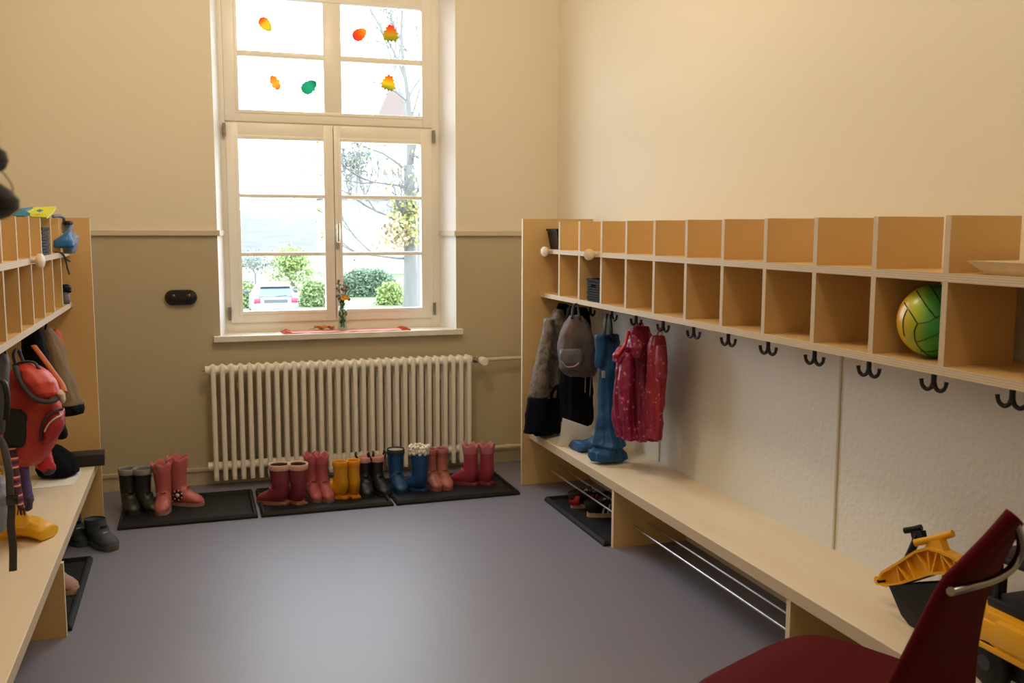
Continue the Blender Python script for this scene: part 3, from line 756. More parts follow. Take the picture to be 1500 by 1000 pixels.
pair([('blue boot with pale lining and a dark rim', 586, 722, PI+.1, {'cuff': (.02, .025, .04), 'lining': (.55, .55, .50), 'h': .200, 'dy': .10}), ('blue boot with white fluffy lining spilling over the top', 618, 722, .75, {'cuff': (.78, .74, .66), 'cuff_kind': 'fluff', 'h': .205})],
     col=(.012, .065, .20), sole=(.010, .045, .14), lining=(.7, .66, .6), cuff_kind='band', dy=.05, wide=1.02, tw=1.05)
pair([('salmon pink boot right beside the tall blue boots', 638, 718, PI+.1, {}), ('salmon pink boot with an open tray space right of it', 655, 717, PI+.05, {})],
     col=(.40, .145, .115), sole=(.30, .10, .10), h=.188, lining=(.30, .07, .07), cuff=(.42, .13, .13), cuff_kind='band', dy=.10, wide=.92, tw=.84)
pair([('rose red boot with pink flared rim, left one of the last pair', 693, 713, .75, {}), ('rose red boot furthest right, in front of the lower pipe', 717, 712, .55, {})],
     col=(.33, .045, .075), sole=(.25, .04, .06), h=.195, lining=(.42, .14, .16), cuff=(.48, .15, .17), cuff_kind='frill', dy=.05, wide=.9, tw=.9)

def sneaker(label, x, y, rz, col, sole, z=ZT, L=.19, stripes=None, heel=None, lace=(.5, .45, .4), collar=(.05, .05, .05), h=.075, group=None, wide=1.05, sole_h=.020, mottle=None):
    th = thing('sneaker', label, 'shoe', (x, y, z), rz, group); k = L/.17
    rr = foot_rings(h, wide, L, low=True, flat=.012); t = B(); rings_to(t, rr, False, True)
    key = 'shoe_%s' % label[:16]
    obj('upper', t, mat(key, col, .7, mottle=mottle), th, local=True, smooth=180)
    t = B(); rings_to(t, [[Vector((p.x*s, p.y*s, p.z-dz)) for p in rr[0]] for s, dz in [(1.02, -.002), (1.02, .004), (.9, .004), (.8, .03), (.7, .05)]], False, True); obj('lining', t, mat(key+'l', collar, .9), th, local=True, smooth=180)
    ol = sole_outline(wide, k, 1.07); t = B(); rings_to(t, [[Vector((px*s, py, z0)) for px, py in ol] for z0, s in ((0, .97), (.006, 1), (sole_h, 1))]); obj('sole', t, mat(key+'s', sole, .55), th, local=True, smooth=40)
    t = B()
    for q in range(4):
        yy = (.030+.016*q)*k; zz = .078-.0085*q
        tube(t, smooth_path([(-.020, yy, zz-.012), (-.009, yy+.004, zz), (.009, yy+.004, zz), (.020, yy, zz-.012)], 3), .0028, 6)
    obj('laces', t, mat(key+'lc', lace, .8), th, local=True, smooth=180)
    if stripes:
        for s in (-1, 1):
            for q in range(3):
                yy = (.008+.022*q)*k; t = B()
                prism(t, [(s*.0375*wide, yy, .018), (s*.0375*wide, yy+.009, .018), (s*.029*wide, yy+.023, .062), (s*.029*wide, yy+.014, .062)], (s*.0025, 0, 0)); obj('stripe', t, mat(key+'st', stripes, .5), th, local=True)
    if heel:
        t = B(); ring = [Vector((math.sin(a)*.034*wide*1.03, (-.002-math.cos(a)*.042)*k, zz)) for zz in (.02, .055) for a in []]
        rings_to(t, [[Vector((math.sin(a)*.0385*wide, (.004-math.cos(a)*.052)*k, zz)) for a in [(-1.1+2.2*q/10) for q in range(11)]] for zz in (.018, .040, .064)], False, False, closed=False)
        g = bmesh.ops.extrude_face_region(t, geom=t.faces[:])
        for v in g['geom']:
            if isinstance(v, bmesh.types.BMVert): v.co.y -= .003
        obj('heel_tab', t, mat(key+'h', heel, .6), th, local=True, smooth=180)
    return th
SG = 'shoes on the floor under the benches'
sneaker('black sneaker with three pale stripes under the right bench', 1.72, 3.93, -PI/2-.12, (.016, .014, .014), (.55, .42, .30), stripes=(.66, .60, .50), L=.185, group=SG)
sneaker('red and black sneaker behind the striped one under the right bench', 1.70, 4.09, -PI/2+.1, (.03, .014, .014), (.50, .36, .28), heel=(.42, .02, .03), stripes=(.60, .08, .08), L=.18, group=SG)
sneaker('dark blue-grey walking shoe beside the foot of the left end panel', -.425, 4.235, PI+.55, (.024, .033, .043), (.10, .10, .085), z=0, L=.195, h=.105, collar=(.06, .08, .1), mottle=((30, 30, 30), (.05, .06, .07)), group=SG, sole_h=.024, wide=1.15)
sneaker('darker walking shoe half hidden under the left bench', -.53, 4.335, PI+.45, (.012, .017, .024), (.05, .07, .07), z=0, L=.195, h=.10, collar=(.03, .04, .05), group=SG, sole_h=.022, wide=1.15)
sneaker('small pinkish brown shoe on the tray under the left bench', -.535, 3.70, -PI/2-.55, (.36, .20, .17), (.45, .35, .22), L=.15, collar=(.2, .12, .1), lace=(.4, .36, .3), group=SG)

# ================================================================== CLOTHES, RIGHT
M['camo'] = ramp_mat('grey_brown_pattern_cloth', 'noise', [(.30, (.075, .062, .055)), (.45, (.16, .135, .11)), (.56, (.22, .19, .16)), (.68, (.11, .09, .085))], .85, tex_scale=26., bump=(180, .4, .003))
M['navy'] = mat('navy_cloth', (.005, .006, .014), .85, spec=.1, bump=(200, .4, .003))
M['blackcoat'] = mat('black_cloth', (.005, .005, .006), .9, spec=.1, bump=(200, .4, .003))
M['packgrey'] = ramp_mat('grey_brown_pack_cloth', 'noise', [(.35, (.05, .042, .045)), (.5, (.09, .077, .08)), (.62, (.10, .055, .042)), (.75, (.075, .07, .075))], .75, tex_scale=9., bump=(220, .4, .002))
M['packlilac'] = mat('grey_lilac_pocket_cloth', (.11, .105, .13), .7, bump=(220, .4, .002))
M['trouser'] = mat('teal_blue_rain_cloth', (.008, .062, .185), .5, spec=.35, mottle=((8, 8, 8), (.014, .10, .25)), bump=(16, .35, .02))
M['starcloth'] = ramp_mat('magenta_cloth_with_pale_dots', 'voronoi', [(.0, (.50, .22, .30)), (.15, (.48, .17, .26)), (.24, (.25, .006, .055)), (1, (.20, .003, .038))], .45, tex_scale=40., bump=(22, .5, .02))
M['starcloth2'] = ramp_mat('dusty_red_cloth_with_pale_dots', 'voronoi', [(.0, (.50, .22, .22)), (.16, (.46, .16, .17)), (.24, (.30, .02, .045)), (1, (.26, .012, .03))], .6, tex_scale=44., bump=(22, .4, .02))
M['red_trim'] = mat('red_lining', (.45, .008, .02), .5)
M['strap_blk'] = mat('black_webbing', (.012, .012, .012), .7)

jk = thing('jacket', 'grey patterned jacket with navy lower half hanging against the right end panel', 'jacket', at(795, 640, 'Y', 4.42))
t = B(); blob(t, taper_ends(outline_rings([(452, 812, 828, 4.45, .03), (470, 804, 830, 4.44, .04), (500, 797, 827, 4.43, .05), (540, 788, 822, 4.42, .06), (580, 778, 821, 4.41, .065), (584, 777, 821, 4.41, .065)], 4)), 48, .085, 6, .4)
obj('upper_body', t, 'camo', jk, smooth=180)
t = B(); blob(t, taper_ends(outline_rings([(560, 802, 822, 4.412, .060), (583, 777, 822, 4.41, .067), (610, 771, 821, 4.41, .070), (634, 768, 818, 4.41, .072)], 4), .9), 48, .085, 6, .4)
obj('lower_body', t, 'navy', jk, smooth=180, label='navy lower part of the jacket')
t = B(); blob(t, taper_ends(outline_rings([(466, 797, 812, 4.38, .03), (500, 792, 809, 4.35, .038), (540, 783, 803, 4.33, .040), (583, 773, 803, 4.33, .042)], 4)), 28, .07, 4, 1.1)
sl = obj('sleeve', t, 'camo', jk, smooth=180)
t = B(); blob(t, taper_ends(outline_rings([(582, 773, 803, 4.33, .044), (612, 771, 800, 4.33, .045), (632, 770, 799, 4.33, .046)], 3), .9), 28, .05, 4, 1.1); obj('cuff', t, 'navy', sl, smooth=180)
t = B(); blob(t, taper_ends(outline_rings([(444, 818, 832, 4.45, .03), (456, 815, 838, 4.45, .035), (480, 812, 834, 4.45, .03)], 4)), 24, .1, 5, 2.); obj('hood', t, 'blackcoat', jk, smooth=180)
ct = thing('jacket', 'black jacket hanging behind the grey patterned backpack on the right', 'jacket', at(845, 625, 'Y', 4.2))
t = B(); blob(t, taper_ends(outline_rings([(450, 832, 858, 4.22, .04), (480, 826, 866, 4.22, .05), (530, 824, 869, 4.21, .06), (580, 822, 868, 4.20, .07), (615, 822, 866, 4.20, .075), (622, 826, 862, 4.20, .07)], 4)), 48, .09, 6, 1.); obj('coat_body', t, 'blackcoat', ct, smooth=180)
t = B(); tube(t, smooth_path([at(845, 446, 'Y', 4.19), at(842, 440, 'Y', 4.19), at(848, 448, 'Y', 4.2)], 4), .004, 6); obj('hanging_loop', t, 'strap_blk', ct)
bp = thing('backpack', 'small grey backpack with lilac-grey pocket, hanging on the right in front of the black jacket', 'backpack', at(845, 550, 'Y', 4.04))
t = B(); blob(t, taper_ends(outline_rings([(462, 836, 852, 4.06, .03), (474, 828, 860, 4.05, .05), (490, 821, 866, 4.04, .06), (515, 819, 871, 4.03, .065), (540, 822, 872, 4.03, .065), (550, 830, 868, 4.03, .055)], 4), .7), 40, .03, 5, .3, power=2.7); bpb = obj('bag_body', t, 'packgrey', bp, smooth=180)
t = B(); blob(t, taper_ends(outline_rings([(511, 821, 850, 3.965, .02), (517, 819, 852, 3.958, .028), (530, 821, 852, 3.955, .030), (541, 828, 849, 3.96, .022)], 4), .7), 32, .02, 4, power=3.); pk = obj('front_pocket', t, 'packlilac', bp, smooth=180)
t = B(); tube(t, smooth_path([at(823, 529, 'Y', 3.925), at(830, 537, 'Y', 3.922), at(842, 536, 'Y', 3.922), at(848, 531, 'Y', 3.925)], 4), .0028, 6); obj('zip', t, mat('pinkish_zip', (.42, .30, .27), .6), pk)
t = B(); tube(t, smooth_path([at(838, 466, 'Y', 4.0), at(840, 449, 'Y', 4.06), at(846, 447, 'Y', 4.06), at(849, 466, 'Y', 4.0)], 4), .006, 8)
obj('carry_loop', t, 'strap_blk', bp, smooth=180)
t = B()
for (u0, u1, v1) in [(866, 864, 580), (856, 857, 575)]:
    p = smooth_path([at(u0, 515, 'Y', 4.0), at((u0+u1)/2+1, 545, 'Y', 3.98), at(u1, v1, 'Y', 3.98)], 5); tube(t, p, .005, 6, squash=.35)
obj('strap', t, mat('grey_brown_strap', (.16, .12, .10), .8), bp, smooth=180)

tr = thing('rain_trousers', 'teal blue rain trousers on a black strap, hanging down onto the right bench', 'trousers', at(880, 672, 'Z', BT))
t = B(); blob(t, taper_ends(outline_rings([(490, 875, 905, 3.86, .018), (502, 877, 906, 3.86, .030), (530, 880, 902, 3.855, .034), (570, 878, 904, 3.85, .036), (605, 877, 905, 3.84, .038), (630, 875, 908, 3.83, .046), (645, 872, 913, 3.82, .056), (651, 869, 914, 3.815, .060), (656, 873, 908, 3.812, .046), (661, 864, 912, 3.81, .058), (670, 863, 912, 3.81, .058), (674, 866, 908, 3.81, .052)], 5), .8), 72, .15, 4, .6, drift=2.2); tl = obj('leg', t, 'trouser', tr, smooth=180)
t = B(); blob(t, taper_ends([(at(835, 653, 'Z', BT+.010), Vector((0, .020, .0)), Vector((0, 0, .008))), (at(841, 653, 'Z', BT+.024), Vector((.0, .048, 0)), Vector((.0, 0, .022))), (at(850, 653, 'Z', BT+.030), Vector((.0, .046, 0)), Vector((0, 0, .029))), (at(858, 652, 'Z', BT+.030), Vector((.0, .036, 0)), Vector((0, 0, .026))), (at(868, 650, 'Z', BT+.040), Vector((0, .046, 0)), Vector((0, 0, .036))), (at(878, 646, 'Z', BT+.060), Vector((0, .04, 0)), Vector((0, 0, .045))), (at(886, 640, 'Z', BT+.085), Vector((0, .025, 0)), Vector((0, 0, .035)))], .6), 36, .13, 5, 2., drift=4); obj('leg', t, 'trouser', tr, smooth=180)
t = B(); blob(t, taper_ends(outline_rings([(490, 872, 890, 3.835, .014), (510, 873, 889, 3.83, .016), (540, 871, 884, 3.83, .014)], 3)), 24, .06, 4); obj('bib', t, 'trouser', tr, smooth=180)
t = B(); hw = at(1, 1, 'Y', 3)
for (u0, u1) in [(884, 887), (896, 893)]:
    tube(t, [at(u0, 500, 'Y', 3.83), at((u0+u1)/2, 478, 'Y', 3.83), at(u1, 461, 'Y', 3.84)], .019, 8, squash=.25)
obj('shoulder_strap', t, 'strap_blk', tr, smooth=180)
t = B(); p = at(884, 548, 'Y', 3.81); box(t, p.x-.008, p.x+.008, p.y-.004, p.y+.004, p.z-.016, p.z+.016, .002); obj('buckle', t, mat('grey_buckle', (.35, .36, .36), .4), tr)

dr = thing('rain_jacket', 'magenta rain jacket with pale dots hanging from a hook, nearest the trousers', 'jacket', at(935, 645, 'Y', 3.62))
t = B(); blob(t, taper_ends(outline_rings([(482, 926, 950, 3.67, .03), (495, 918, 957, 3.66, .05), (525, 907, 958, 3.65, .07), (560, 905, 956, 3.64, .075), (600, 904, 957, 3.63, .085), (630, 906, 958, 3.62, .09), (642, 908, 956, 3.62, .09)], 5), .9), 96, .16, 7, .2, drift=.7); body = obj('body', t, 'starcloth', dr, smooth=180)
t = B(); blob(t, taper_ends(outline_rings([(478, 928, 950, 3.62, .025), (490, 922, 952, 3.60, .04), (508, 920, 946, 3.585, .045), (525, 923, 940, 3.58, .03)], 4), .6), 32, .09, 5, 1.); hd = obj('hood', t, 'starcloth', dr, smooth=180)
t = B(); blob(t, taper_ends(outline_rings([(507, 908, 924, 3.61, .03), (519, 899, 919, 3.60, .036), (530, 898, 912, 3.60, .028)], 4), .7), 26, .08, 4, .6); sv = obj('sleeve', t, 'starcloth', dr, smooth=180)
t = B(); blob(t, taper_ends(outline_rings([(515, 911, 926, 3.585, .03), (560, 906, 925, 3.56, .034), (600, 908, 924, 3.55, .034), (615, 911, 922, 3.55, .03)], 4), .7), 28, .10, 4, 1.6); obj('sleeve', t, 'starcloth', dr, smooth=180)
t = B(); tube(t, [at(921, 485, 'Y', 3.60), at(916, 505, 'Y', 3.585), at(906, 519, 'Y', 3.572), at(899, 521, 'Y', 3.57)], .007, 8); obj('trim', t, 'red_trim', dr, smooth=180)
t = B(); tube(t, smooth_path([at(938, 484, 'Y', 3.66), at(936, 474, 'Y', 3.67), at(941, 473, 'Y', 3.67), at(943, 484, 'Y', 3.66)], 4), .003, 6); obj('hanging_loop', t, 'red_trim', dr)
d2 = thing('rain_jacket', 'dusty red rain jacket with fine dots, half hidden right of the magenta one', 'jacket', at(965, 640, 'Y', 3.50))
t = B(); blob(t, taper_ends(outline_rings([(492, 955, 972, 3.50, .03), (505, 950, 974, 3.49, .05), (540, 952, 973, 3.485, .06), (590, 950, 967, 3.48, .06), (625, 950, 966, 3.475, .06), (642, 949, 965, 3.475, .055)], 4), .9), 64, .14, 6, .9, drift=.8); obj('body', t, 'starcloth2', d2, smooth=180)
t = B(); blob(t, taper_ends(outline_rings([(505, 961, 974, 3.43, .025), (540, 962, 974, 3.42, .028), (553, 964, 972, 3.42, .024)], 4), .7), 24, .08, 4); obj('sleeve', t, 'starcloth2', d2, smooth=180)
t = B(); tube(t, smooth_path([at(962, 494, 'Y', 3.49), at(966, 482, 'Y', 3.47), at(970, 480, 'Y', 3.46)], 4), .003, 6); obj('hanging_loop', t, 'red_trim', d2)

def crumple(o, strength, size, lev=1):
    for p in o.data.polygons: p.use_smooth = True
    sub(o, lev); tx = bpy.data.textures.new('crumple', 'CLOUDS'); tx.noise_scale = size; tx.noise_depth = 2
    d = o.modifiers.new('crumple', 'DISPLACE'); d.texture = tx; d.strength = strength; d.mid_level = .5; d.texture_coords = 'LOCAL'
for root_, st_, sz_ in [(jk, .022, .06), (ct, .018, .07), (bp, .014, .05), (tr, .014, .06), (dr, .016, .07), (d2, .013, .07)]:
    for c_ in root_.children:
        if c_.type == 'MESH' and len(c_.data.vertices) > 200: crumple(c_, st_, sz_)
        for g_ in c_.children:
            if len(g_.data.vertices) > 200: crumple(g_, st_*.6, sz_)
# papers on the right bench
def sheet(name, label, pts, th=.0012, curl=None, cat='paper', mkey='paper', n=8):
    t = B(); a, b2, c, d = [Vector(p) for p in pts]
    rows = []
    for i in range(n+1):
        row = []
        for j in range(n+1):
            s, q = i/n, j/n; p = (a*(1-s)+b2*s)*(1-q)+(d*(1-s)+c*s)*q
            if curl: p = p+Vector((0, 0, curl(s, q)))
            row.append(p)
        rows.append(row)
    rings_to(t, rows, False, False, closed=False)
    g = bmesh.ops.extrude_face_region(t, geom=t.faces[:])
    for v in g['geom']:
        if isinstance(v, bmesh.types.BMVert): v.co.z += th
    return single(name, t, mkey, label, cat, smooth=60)
zb = BT+.0008
pL, pF, pR = at(817, 651, 'Z', zb), at(817, 636, 'Z', zb), at(874, 645, 'Z', zb)
sheet('paper_sheet', 'white sheet of paper with its back edge curled up, on the right bench', [at(817, 652, 'Z', zb+.003), at(866, 654, 'Z', zb+.003), at(876, 630, 'Y', 4.08), at(824, 612, 'Y', 4.105)], curl=lambda s, q: -.022*math.sin(PI*q)*(1-.4*s))
sheet('paper_sheet', 'white sheet lying flat on the right bench, mostly under the curled sheet', [at(808, 642, 'Z', zb), at(840, 648, 'Z', zb), at(858, 638, 'Z', zb), at(822, 634, 'Z', zb)])

# ================================================================== LEFT SIDE
M['olive'] = mat('olive_brown_cloth', (.185, .115, .055), .85, bump=(160, .4, .003))
M['redpack'] = mat('red_nylon', (.56, .050, .036), .5, bump=(14, .3, .02))
M['redpack2'] = mat('crimson_nylon', (.42, .022, .035), .5)
M['darkgrey'] = mat('dark_grey_nylon', (.035, .035, .04), .7)
M['orange'] = mat('orange_webbing', (.46, .095, .008), .6)
M['yellowcloth'] = mat('yellow_rain_cloth', (.78, .41, .006), .5, bump=(18, .4, .02))
M['greycloth'] = mat('pale_grey_blue_cloth', (.26, .29, .36), .85, bump=(20, .5, .02))
M['purple'] = mat('purple_cloth', (.085, .045, .17), .8)
M['stripe'] = ramp_mat('striped_knit', 'wave', [(0, (.06, .012, .035)), (.30, (.06, .012, .035)), (.42, (.62, .16, .02)), (.55, (.70, .58, .42)), (.68, (.45, .05, .07)), (1, (.05, .012, .05))], .85, (1, 1, 1), 6., rot=(0, PI/2, 0))
lj = thing('jacket', 'olive brown jacket with a dark hem hanging next to the left end panel', 'jacket', at(95, 610, 'Y', 4.28))
t = B(); blob(t, taper_ends(outline_rings([(478, 52, 74, 4.32, .04), (490, 56, 84, 4.32, .06), (510, 62, 94, 4.31, .075), (545, 66, 105, 4.30, .085), (580, 69, 117, 4.29, .09), (592, 70, 121, 4.29, .09)], 4), .6), 44, .035, 5, .2); obj('body', t, 'olive', lj, smooth=180)
t = B(); blob(t, taper_ends(outline_rings([(590, 70, 121.5, 4.29, .093), (598, 71, 124, 4.29, .094), (604, 73, 122, 4.29, .092)], 2), .9), 44, .035, 5, .2); obj('hem', t, 'blackcoat', lj, smooth=180)
t = B(); tube(t, smooth_path([at(66, 482, 'Y', 4.26), at(68, 472, 'Y', 4.24), at(66, 463, 'Y', 4.2), at(62, 460, 'Y', 4.18)], 4), .004, 6); obj('hanging_loop', t, 'blackcoat', lj)
hb = thing('hat', 'small orange-red hat hanging high up beside the left end panel', 'hat', at(84, 512, 'Y', 4.44))
t = B(); blob(t, taper_ends(outline_rings([(482, 77, 84, 4.45, .02), (488, 76, 89, 4.45, .035), (498, 78, 92, 4.445, .04), (505, 80, 93, 4.44, .035)], 4), .5), 28, .03, 4); obj('crown', t, mat('orange_red_fleece', (.58, .05, .012), .8), hb, smooth=180)
t = B(); blob(t, taper_ends(outline_rings([(502, 83, 93, 4.435, .035), (509, 85, 91, 4.43, .03)], 3), .6), 24, .02, 4); obj('brim', t, mat('dark_red_band', (.16, .012, .012), .8), hb, smooth=180)
dc = thing('jacket', 'black jacket hanging between the red backpack and the olive jacket', 'jacket', at(70, 625, 'Y', 3.95))
t = B(); blob(t, taper_ends(outline_rings([(480, 30, 58, 3.95, .05), (510, 32, 70, 3.95, .06), (560, 36, 76, 3.95, .06), (610, 46, 92, 3.96, .07), (640, 58, 98, 3.97, .07)], 4), .6), 36, .06, 5, 1.3); obj('body', t, 'blackcoat', dc, smooth=180)
t = B(); tube(t, [at(48, 487, 'Y', 3.93), at(48, 474, 'Y', 3.93), at(45, 468, 'Y', 3.92)], .004, 6); obj('hanging_loop', t, 'blackcoat', dc)

rb = thing('backpack', 'red backpack with dark grey edging hanging over the left bench', 'backpack', at(50, 690, 'Y', 3.42))
YP = 3.42
t = B(); blob(t, taper_ends(outline_rings([(534, 24, 50, YP+.06, .05), (545, 16, 70, YP+.03, .08), (565, 12, 86, YP+.01, .10), (590, 8, 91, YP, .105), (620, 5, 88, YP, .11), (650, 4, 80, YP, .11), (668, 6, 70, YP, .10), (676, 14, 58, YP, .085)], 4), .75), 48, .02, 4, .4, power=2.6); rbb = obj('bag_body', t, 'redpack', rb, smooth=180)
t = B(); blob(t, taper_ends(outline_rings([(531, 28, 50, YP-.02, .04), (540, 25, 66, YP-.055, .055), (556, 27, 83, YP-.075, .062), (572, 38, 87, YP-.085, .055), (580, 52, 84, YP-.085, .045)], 4), .6), 40, .035, 4, 1.4); lid = obj('lid', t, 'redpack', rb, smooth=180)
t = B(); tube(t, smooth_path([at(22, 536, 'Y', YP-.085), at(30, 558, 'Y', YP-.125), at(44, 578, 'Y', YP-.140), at(60, 587, 'Y', YP-.140), at(78, 587, 'Y', YP-.13), at(88, 578, 'Y', YP-.09)], 5), .0085, 8, squash=.5); obj('lid_edge', t, 'darkgrey', lid, smooth=180)
t = B(); tube(t, smooth_path([at(20, 535, 'Y', YP-.03), at(34, 530, 'Y', YP-.05), at(50, 531, 'Y', YP-.05), at(58, 541, 'Y', YP-.07)], 5), .007, 8, squash=.6); obj('lid_seam', t, 'darkgrey', lid, smooth=180)
t = B(); blob(t, taper_ends(outline_rings([(599, 80, 94, YP-.09, .03), (606, 70, 95, YP-.10, .045), (622, 62, 94, YP-.105, .05), (640, 60, 86, YP-.105, .048), (650, 62, 74, YP-.10, .035)], 4), .7), 36, .015, 4, power=2.5); fp = obj('front_pocket', t, 'redpack2', rb, smooth=180)
t = B(); tube(t, smooth_path([at(65, 632, 'Y', YP-.157), at(72, 620, 'Y', YP-.158), at(82, 612, 'Y', YP-.153), at(91, 608, 'Y', YP-.14)], 4), .0026, 6); obj('piping', t, mat('pale_reflective_piping', (.62, .58, .50), .5), fp)
t = B(); tube(t, smooth_path([at(60, 645, 'Y', YP-.145), at(60, 626, 'Y', YP-.150), at(68, 611, 'Y', YP-.15), at(80, 602, 'Y', YP-.14), at(91, 599, 'Y', YP-.12)], 4), .008, 8, squash=.5); obj('pocket_edge', t, 'darkgrey', fp, smooth=180)
t = B(); blob(t, taper_ends(outline_rings([(598, 8, 30, YP-.10, .02), (608, 6, 40, YP-.108, .022), (630, 5, 41, YP-.108, .025), (650, 8, 38, YP-.105, .025), (655, 12, 34, YP-.10, .02)], 3), .7), 30, .02, 4, power=3); obj('mesh_pocket', t, mat('dark_mesh', (.022, .020, .022), .85, bump=(500, .6, .002)), rb, smooth=180)
t = B(); tube(t, smooth_path([at(24, 537, 'Y', YP), at(20, 520, 'Y', YP+.02), at(26, 512, 'Y', YP+.05), at(34, 530, 'Y', YP+.04)], 5), .006, 8); obj('carry_loop', t, 'darkgrey', rb, smooth=180)
t = B(); tube(t, smooth_path([at(49, 506, 'Y', YP+.16), at(62, 523, 'Y', YP+.12), at(78, 545, 'Y', YP+.08), at(90, 562, 'Y', YP+.03), at(94, 574, 'Y', YP)], 5), .0105, 8, squash=.35); obj('shoulder_strap', t, 'orange', rb, smooth=180, label='orange shoulder strap')
dl = thing('soft_toy', 'pinkish beige soft toy tip poking out of the red backpack lid', 'toy', at(88, 590, 'Y', YP-.07))
t = B(); blob(t, taper_ends(outline_rings([(571, 82, 90, YP-.08, .015), (576, 82, 95, YP-.09, .022), (584, 86, 96, YP-.09, .02), (589, 89, 95, YP-.09, .012)], 4), .5), 24, .06, 4); obj('plush_body', t, mat('beige_plush', (.55, .36, .28), .9, sheen=.3), dl, smooth=180)
rs = thing('jacket', 'bright red jacket end with grey cuff showing below the red backpack', 'jacket', at(65, 690, 'Y', 3.62))
t = B(); blob(t, taper_ends(outline_rings([(640, 28, 68, 3.52, .06), (656, 34, 74, 3.52, .06), (672, 42, 78, 3.52, .055), (685, 54, 80, 3.52, .05)], 4), .6), 30, .05, 4, .5); obj('sleeve', t, mat('bright_red_cloth', (.48, .012, .016), .7, bump=(16, .3, .02)), rs, smooth=180)
t = B(); blob(t, taper_ends(outline_rings([(682, 56, 81, 3.52, .05), (688, 61, 82, 3.52, .045), (692, 64, 79, 3.52, .04)], 3), .8), 26, .04, 4); obj('cuff', t, 'darkgrey', rs, smooth=180)
# dark clothing and box on the bench by the end panel
p = at(128, 672, 'Z', BT)
t = B(); q0 = at(108, 673, 'Z', BT); 
box(t, -.075, .075, -.05, .05, 0, .052, .003, M4=Matrix.Translation((-.475, 4.47, BT))@Matrix.Rotation(.05, 4, 'Z'))
single('dark_box', t, mat('dark_plum_box', (.020, .010, .012), .6), 'dark plum flat box on the left bench against the end panel', 'box', smooth=40)
t = B(); blob(t, taper_ends([((-.565, 4.30, BT+.012), (.075, 0, 0), (0, .09, 0)), ((-.567, 4.30, BT+.04), (.082, 0, 0), (0, .10, 0)), ((-.575, 4.31, BT+.08), (.066, 0, 0), (0, .085, 0)), ((-.59, 4.32, BT+.12), (.035, 0, 0), (0, .05, 0))], .7), 40, .10, 5, .8)
single('folded_clothes', t, 'blackcoat', 'black heap of clothing lying on the left bench beside the dark box', 'clothes', smooth=180)
sheet('paper_sheet', 'white sheet of paper lying on the left bench', [at(47, 716, 'Z', zb), at(107, 710, 'Z', zb), at(120, 691, 'Z', zb), at(66, 694, 'Z', zb)])
# yellow rain trousers
yt = thing('rain_trousers', 'yellow rain trousers hanging down onto the left bench', 'trousers', at(50, 790, 'Z', BT))
def zc(u, v, h): return at(u, v, 'Z', BT+h)
t = B(); blob(t, taper_ends([(zc(78, 777, .022), Vector((.012, .03, 0)), Vector((0, 0, .020))), (zc(68, 778, .026), Vector((.014, .048, 0)), Vector((0, 0, .026))), (zc(52, 772, .032), Vector((.016, .052, 0)), Vector((0, 0, .030))), (zc(34, 770, .036), Vector((.016, .050, 0)), Vector((0, 0, .034))), (zc(12, 770, .05), Vector((.016, .055, 0)), Vector((0, 0, .045))), (zc(-14, 765, .08), Vector((.016, .05, 0)), Vector((0, 0, .055)))], .75), 36, .085, 5, .3, drift=5); obj('leg', t, 'yellowcloth', yt, smooth=180)
t = B(); blob(t, taper_ends(outline_rings([(690, -14, 4, 3.30, .03), (715, -12, 14, 3.31, .04), (735, -10, 30, 3.33, .045), (752, -12, 44, 3.35, .045), (766, -14, 50, 3.36, .04)], 4), .7), 32, .08, 5, 1.7); obj('leg', t, 'yellowcloth', yt, smooth=180)
st = thing('scarf', 'striped orange, pink and plum knitted scarf hanging over the left bench', 'scarf', at(27, 745, 'Y', 3.2))
t = B(); blob(t, taper_ends(outline_rings([(655, 4, 24, 3.30, .012), (675, 10, 27, 3.27, .014), (700, 15, 29, 3.24, .016), (725, 20, 33, 3.22, .016), (744, 26, 36, 3.21, .015)], 5), .8), 30, .05, 4); obj('knit', t, 'stripe', st, smooth=180)
t = B()
for q in range(6):
    pa = at(27+1.6*q, 744, 'Y', 3.21); tube(t, [pa, pa+Vector((rnd.uniform(-.004, .004), 0, -.022))], .002, 5)
obj('fringe', t, mat('plum_fringe', (.08, .02, .05), .9), st)
pu = thing('trousers', 'purple trouser leg hanging beside the striped scarf', 'trousers', at(42, 742, 'Y', 3.28))
t = B(); blob(t, taper_ends(outline_rings([(660, 22, 36, 3.38, .03), (680, 27, 40, 3.36, .03), (710, 32, 46, 3.34, .032), (732, 36, 48, 3.33, .03), (743, 38, 46, 3.33, .028)], 4), .8), 28, .06, 4); obj('leg', t, 'purple', pu, smooth=180)
t = B(); blob(t, taper_ends(outline_rings([(726, 36, 48.5, 3.33, .031), (745, 37, 47, 3.33, .029)], 3), .9), 24, .05, 4); obj('cuff', t, mat('dark_purple_cuff', (.03, .016, .04), .8), pu, smooth=180)
gc = thing('jacket', 'pale grey-blue jacket corner hanging at the left edge, beside the dark strap', 'jacket', at(2, 780, 'Y', 3.0))
t = B(); blob(t, taper_ends(outline_rings([(690, -22, -2, 3.06, .03), (705, -24, 6, 3.05, .05), (722, -24, 15, 3.04, .06), (740, -24, 12, 3.03, .055), (765, -24, 9, 3.02, .05), (778, -22, 5, 3.02, .04)], 4), .6), 34, .10, 5, 2.2); obj('body', t, 'greycloth', gc, smooth=180)
sp = thing('strap', 'long dark grey webbing strap hanging down in front of the yellow trousers', 'strap', at(18, 835, 'Y', 2.95))
